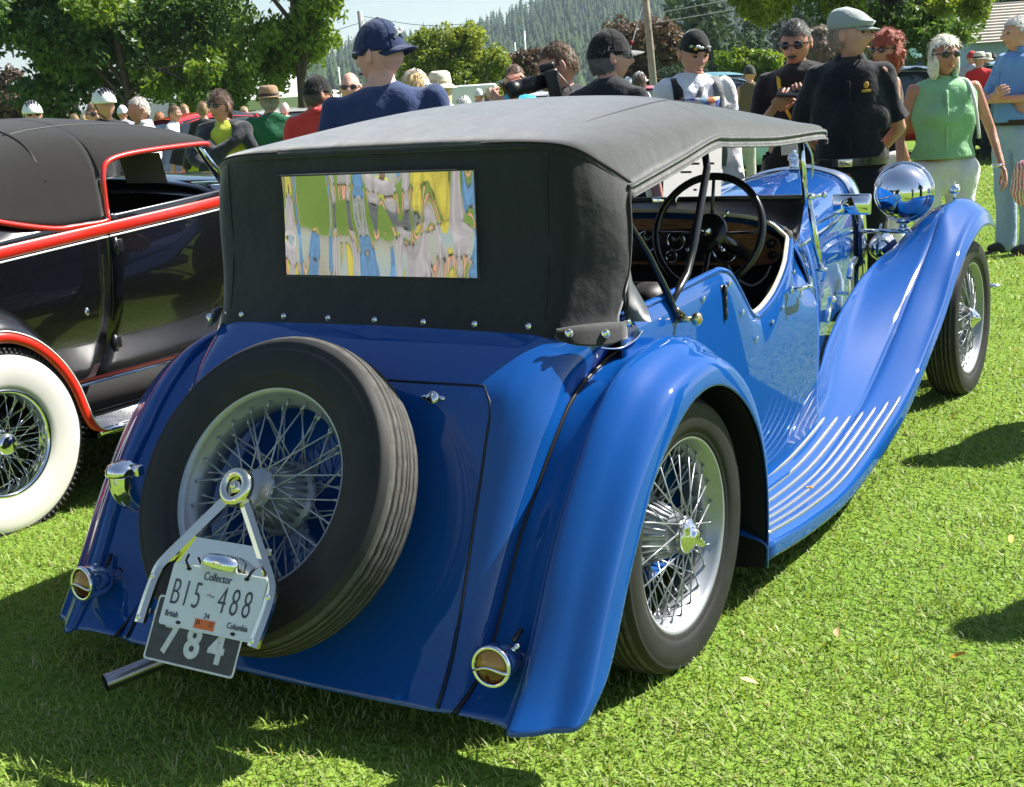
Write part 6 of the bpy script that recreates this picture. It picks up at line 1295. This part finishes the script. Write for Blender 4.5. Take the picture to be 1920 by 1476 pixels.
for k in range(3600):
    u = rg.uniform(540, 2050); t = rg.uniform(0, 1) ** .75; dp = 430 + t * 490; zb = hz(u) * float(np.interp(dp, [420, 560, 720, 900], [0, .25, .62, 1.0])); x, y, z = gpt(u, dp, zb); H_ = rg.uniform(6, 15) * (1.25 if rg.uniform() < .12 else 1); r0 = H_ * rg.uniform(.14, .24); ns = 6
    hb.append(((x, y, z + H_ * .45), (r0 * 1.15, r0 * 1.15, H_ * .5)))
    for lv in range(2):
        zb_ = z + H_ * (.0 + .35 * lv); zt = z + H_ * (.62 + .36 * lv); rr = r0 * (1 - .38 * lv) * .9; ph = rg.uniform(0, 6)
        VV.append((x, y, zt)); top_i = nb; nb += 1
        for j in range(ns): a = ph + 2 * pi * j / ns; q = rr * rg.uniform(.6, 1.25); VV.append((x + q * cos(a), y + q * sin(a), zb_ + rg.uniform(-.8, .8))); nb += 1
        for j in range(ns): FF_.append((top_i, top_i + 1 + j, top_i + 1 + (j + 1) % ns))
V2, F2 = foliage(hb, 60000, .85, 77, .8, .6); T2 = np.concatenate([F2[:, [0, 1, 2]], F2[:, [0, 2, 3]]]) + len(VV)
obj('hill_forest', fast_mesh('hill_forest', np.concatenate([np.array(VV), V2]), np.concatenate([np.array(FF_), T2]), [leaf_mat('conifer_far', (.016, .040, .020), (.055, .095, .030), .02, trans=.15, rough=.95)]), None, kind='stuff', label='hazy conifer forest covering the distant hill', cat='forest')

# ---------------------------------------------------------------- poles, masts
WOODP = mat('weathered_pole', (.30, .24, .18), rough=.85, noise=(5, .25)); GREYP = mat('grey_pole', (.30, .30, .30), rough=.7, noise=(3, .15)); ALU = mat('mast_white', (.78, .78, .76), rough=.4)
def pole(u, dp, h, r, m_, name, label, cat, lean=0.0, top=None):
    x, y, z = gpt(u, dp, 0); rt = Vector((cR.x, cR.y, 0)).normalized(); R = empty(name, (x, y, 0), 0, label, cat)
    obj('shaft', tube([(0, 0, -.2), (rt.x * lean * .5, rt.y * lean * .5, h * .5), (rt.x * lean, rt.y * lean, h)], [r, r * .92, r * .8], 12), m_, R); return R, rt
R, rt = pole(741, 50, 4.9, .11, GREYP, 'utility_pole', 'grey utility pole right of the navy cap', 'pole', -.10)
obj('wire', tube(crs([tuple(rt * .05 + Vector((0, 0, 4.7))), tuple(rt * 2.2 + Vector((0, 0, 4.25))), tuple(rt * 4.6 + Vector((0, 0, 4.2)))], 5), .010, 5), SEAL, R); obj('wire', tube(crs([tuple(rt * -.05 + Vector((0, 0, 4.5))), tuple(rt * -1.6 + Vector((0, 0, 4.2))), tuple(rt * -3.2 + Vector((0, 0, 4.3)))], 5), .010, 5), SEAL, R)
obj('drop_wire', tube(crs([tuple(rt * .06 + Vector((0, 0, 4.6))), tuple(rt * .35 + Vector((0, 0, 3.9))), tuple(rt * .5 + Vector((0, 0, 3.2)))], 4), .008, 5), SEAL, R)
R, rt = pole(1256, 30, 5.0, .085, WOODP, 'wooden_pole', 'leaning brown wooden pole behind the skull cap man', 'pole', -.28)
obj('guy_wire', tube([tuple(rt * -.2 + Vector((0, 0, 3.4))), tuple(rt * -1.4 + Vector((0, 0, .0)))], .012, 6), GREYP, R)
for z0, z1 in ((3.05, 3.75), (2.85, 3.5)): obj('wire', tube(crs([tuple(rt * -.1 + Vector((0, 0, z0))), tuple(rt * 2.2 + Vector((0, 0, (z0 + z1) / 2 - .08))), tuple(rt * 4.6 + Vector((0, 0, z1)))], 5), .009, 5), GREYP, R)
ORD = 'first second third fourth fifth sixth seventh eighth ninth tenth eleventh'.split()
for k, (u, h) in enumerate(((690, 5.4), (756, 5.9), (772, 5.2), (781, 6.2), (789, 6.0), (797, 6.4), (803, 5.0), (985, 4.6), (1006, 6.6), (1018, 5.0), (1024, 7.6))):
    R, rt = pole(u, 130, h, .09, ALU, 'sailboat_mast', 'thin white sailboat mast far behind the crowd, %s from the left' % ORD[k], 'mast'); R['group'] = 'sailboat masts in the harbour'
    obj('spreader', cyl(tuple(rt * -.35 + Vector((0, 0, h * .7))), tuple(rt * .35 + Vector((0, 0, h * .7))), .03), ALU, R)

# ---------------------------------------------------------------- vehicles and buildings beyond
GLD = mat('dark_glass', (.03, .04, .05), rough=.05, coat=1.0)
def bgcar(u, dp, rz, col, roof, label, L_=4.3, H_=1.5):
    x, y, z = gpt(u, dp, 0); R = empty('parked_car', (x, y, 0), rz, label, 'car', 'cars parked on the far lawn'); pm = mat('paint_%d_%d' % (u, dp), col, rough=.3, coat=1.0); rm = mat('roof_%d_%d' % (u, dp), roof, rough=.3, coat=1.0)
    st = [(-.5, .55, .62), (-.48, .72, .80), (-.36, .80, .90), (-.12, .82, .93), (.15, .82, .93), (.36, .80, .88), (.47, .74, .80), (.5, .60, .64)]
    rows = [[(w * .88, t * L_, .30), (w, t * L_, .42), (w * 1.02, t * L_, .62), (w, t * L_, z_ - .08), (w * .86, t * L_, z_), (0, t * L_, z_ + .03)] for t, w, z_ in st]
    obj('car_body', flip(loft(sym2(rows), 3, 3)), pm, R)
    cb = [(-.30, .66, .92), (-.22, .60, H_ - .06), (-.05, .58, H_), (.06, .58, H_ - .02), (.16, .66, .93)]
    obj('cabin_glass', flip(loft(sym2([[(.74, t * L_, .90), (w + .05, t * L_, (z_ + .9) / 2), (w, t * L_, z_), (0, t * L_, z_ + .03)] for t, w, z_ in cb]), 2, 2)), GLD, R)
    obj('roof', flip(loft(sym2([[(w + .015, t * L_, z_ - .03), (w * .8, t * L_, z_ + .03), (0, t * L_, z_ + .06)] for t, w, z_ in ((-.225, .60, H_ - .07), (-.14, .60, H_ - .0), (-.05, .59, H_ + .01), (.04, .59, H_ - .01), (.075, .6, H_ - .06))]), 3, 3)), rm, R)
    for s in (1, -1):
        obj('screen_post', tube([(s * .68, .155 * L_, .93), (s * .60, .06 * L_, H_ - .02)], .03, 6), rm, R)
        for t in (-.30, .31):
            w_ = obj('wheel', lathe([(.20, .0), (.20, .08), (.30, .09), (.32, .04), (.32, -.08), (0, -.08)], 24, 'x', (s * .72 + 0, t * L_, .32)) if s > 0 else mir(lathe([(.20, .0), (.20, .08), (.30, .09), (.32, .04), (.32, -.08), (0, -.08)], 24, 'x', (.72, t * L_, .32))), RUBBER, R); obj('hub_cap', ell((s * .78, t * L_, .32), (.03, .19, .19), 20, 10), CHROME, w_)
        obj('headlight', ell((s * .58, .49 * L_, .68), (.10, .06, .10)), CHROME, R); obj('tail_light', ell((s * .62, -.49 * L_, .68), (.05, .04, .08)), REDL, R)
    for t in (-.505, .505): obj('bumper', tube([(-.78, t * L_ * .98, .42), (-.5, t * L_ * 1.02, .42), (.5, t * L_ * 1.02, .42), (.78, t * L_ * .98, .42)], .06, 8), CHROME, R)
    return R
bgcar(470, 21, -.3, (.60, .03, .02), (.60, .03, .02), 'red car behind the woman in yellow')
bgcar(560, 26, 1.2, (.35, .38, .36), (.5, .52, .5), 'pale grey car between the green and red shirts')
bgcar(1372, 22, -.9, (.35, .60, .62), (.75, .76, .78), 'pale blue car with white roof behind the white printed shirt')
bgcar(1330, 28, 1.0, (.05, .30, .28), (.05, .28, .26), 'teal car behind the pale blue car', H_=1.65)
bgcar(1712, 25, -1.3, (.62, .04, .02), (.80, .80, .80), 'red car with white roof behind the green blouse')
bgcar(1900, 24, .6, (.30, .45, .55), (.35, .60, .72), 'light blue car behind the man in faded jeans')
bgcar(1590, 25, -.7, (.05, .06, .07), (.4, .42, .44), 'dark car behind the flat cap man')
bgcar(1190, 27, .8, (.5, .05, .04), (.5, .05, .04), 'dark red car behind the black cap man')
bgcar(1080, 29, -1.2, (.6, .6, .62), (.6, .6, .62), 'silver car behind the brown-haired man')
# white trailer
x, y, z = gpt(915, 34, 0); TR = empty('trailer', (x, y, 0), math.atan2(cR.y, cR.x), 'white box trailer in front of the round tree', 'trailer')
obj('trailer_box', box((-.75, -1.0, .5), (.75, 1.0, 1.85), .05), WHITE, TR); obj('trailer_frame', box((-.8, -.9, .38), (1.2, .9, .48)), UNDER, TR)
for s in (1, -1): obj('wheel', lathe([(0, .1), (.2, .1), (.3, .09), (.32, 0), (.3, -.09), (0, -.1)], 20, 'y', (0, s * .95, .32)), RUBBER, TR)
# white marquee behind the green shirt
x, y, z = gpt(560, 36, 0); TN = empty('marquee', (x, y, 0), .5, 'white pitched marquee behind the brown hat', 'tent')
obj('canopy', ([(-1.6, -1.6, 1.85), (1.6, -1.6, 1.85), (1.6, 1.6, 1.85), (-1.6, 1.6, 1.85), (0, 0, 2.75), (-1.6, -1.6, 1.6), (1.6, -1.6, 1.6), (1.6, 1.6, 1.6), (-1.6, 1.6, 1.6)], [(0, 1, 4), (1, 2, 4), (2, 3, 4), (3, 0, 4), (0, 5, 6, 1), (1, 6, 7, 2), (2, 7, 8, 3), (3, 8, 5, 0)]), WHITE, TN, smooth=False)
for a in (-1.55, 1.55):
    for b in (-1.55, 1.55): obj('tent_pole', cyl((a, b, 0), (a, b, 1.85), .03), ALU, TN)
# corrugated-roof building at the right
x, y, z = gpt(1862, 60, 0); BD = empty('shed', (x, y, 0), math.atan2(cR.y, cR.x) - .12, 'low building with beige ribbed roof at the right edge', 'building')
BEI = mat('ribbed_roof', (.60, .52, .44), rough=.6); BLW = mat('pale_blue_wall', (.35, .45, .55), rough=.8); TEAL = mat('teal_wall', (.10, .28, .27), rough=.7)
obj('wall', box((-1.1, 0, 0), (6, 5, 2.55)), BLW, BD)
obj('roof', ([(-1.35, -.5, 2.45), (6.3, -.5, 2.45), (6.3, 2.6, 4.1), (-1.0, 2.6, 4.1), (-1.35, 5.6, 2.45), (6.3, 5.6, 2.45)], [(0, 1, 2, 3), (3, 2, 5, 4)]), BEI, BD, smooth=False)
for k in range(13): t = (k + .5) / 13; obj('roof_rib', cyl((-1.33 + .33 * t, -.5 + 3.1 * t, 2.47 + 1.65 * t), (6.3, -.5 + 3.1 * t, 2.47 + 1.65 * t), .035, n=8), BEI, BD)
obj('gable_trim', tube([(-1.37, -.5, 2.45), (-1.02, 2.6, 4.1)], .09, 8), TEAL, BD)
x, y, z = gpt(1722, 48, 0); TB = empty('kiosk', (x, y, 0), math.atan2(cR.y, cR.x), 'teal kiosk with pale roof between the two women', 'building')
obj('wall', box((-.9, 0, 0), (.9, 2, 2.3)), TEAL, TB); obj('roof', box((-1.1, -.2, 2.3), (1.1, 2.2, 2.45), .03), WHITE, TB); obj('window', box((-.5, -.03, 1.2), (.5, .02, 1.9)), GLD, TB)

# ---------------------------------------------------------------- summer haze over the whole field
HZ = bpy.data.materials.new('summer_haze'); HZ.use_nodes = True; HN = HZ.node_tree.nodes; HN.clear(); ho = HN.new('ShaderNodeOutputMaterial'); hv = HN.new('ShaderNodeVolumePrincipled')
hv.inputs['Color'].default_value = (.70, .86, 1.0, 1); hv.inputs['Density'].default_value = .00022; hv.inputs['Anisotropy'].default_value = .2; HZ.node_tree.links.new(hv.outputs[0], ho.inputs['Volume'])
obj('haze', box((-2300, -280, -2), (2300, 2300, 125)), HZ, smooth=False, kind='stuff')
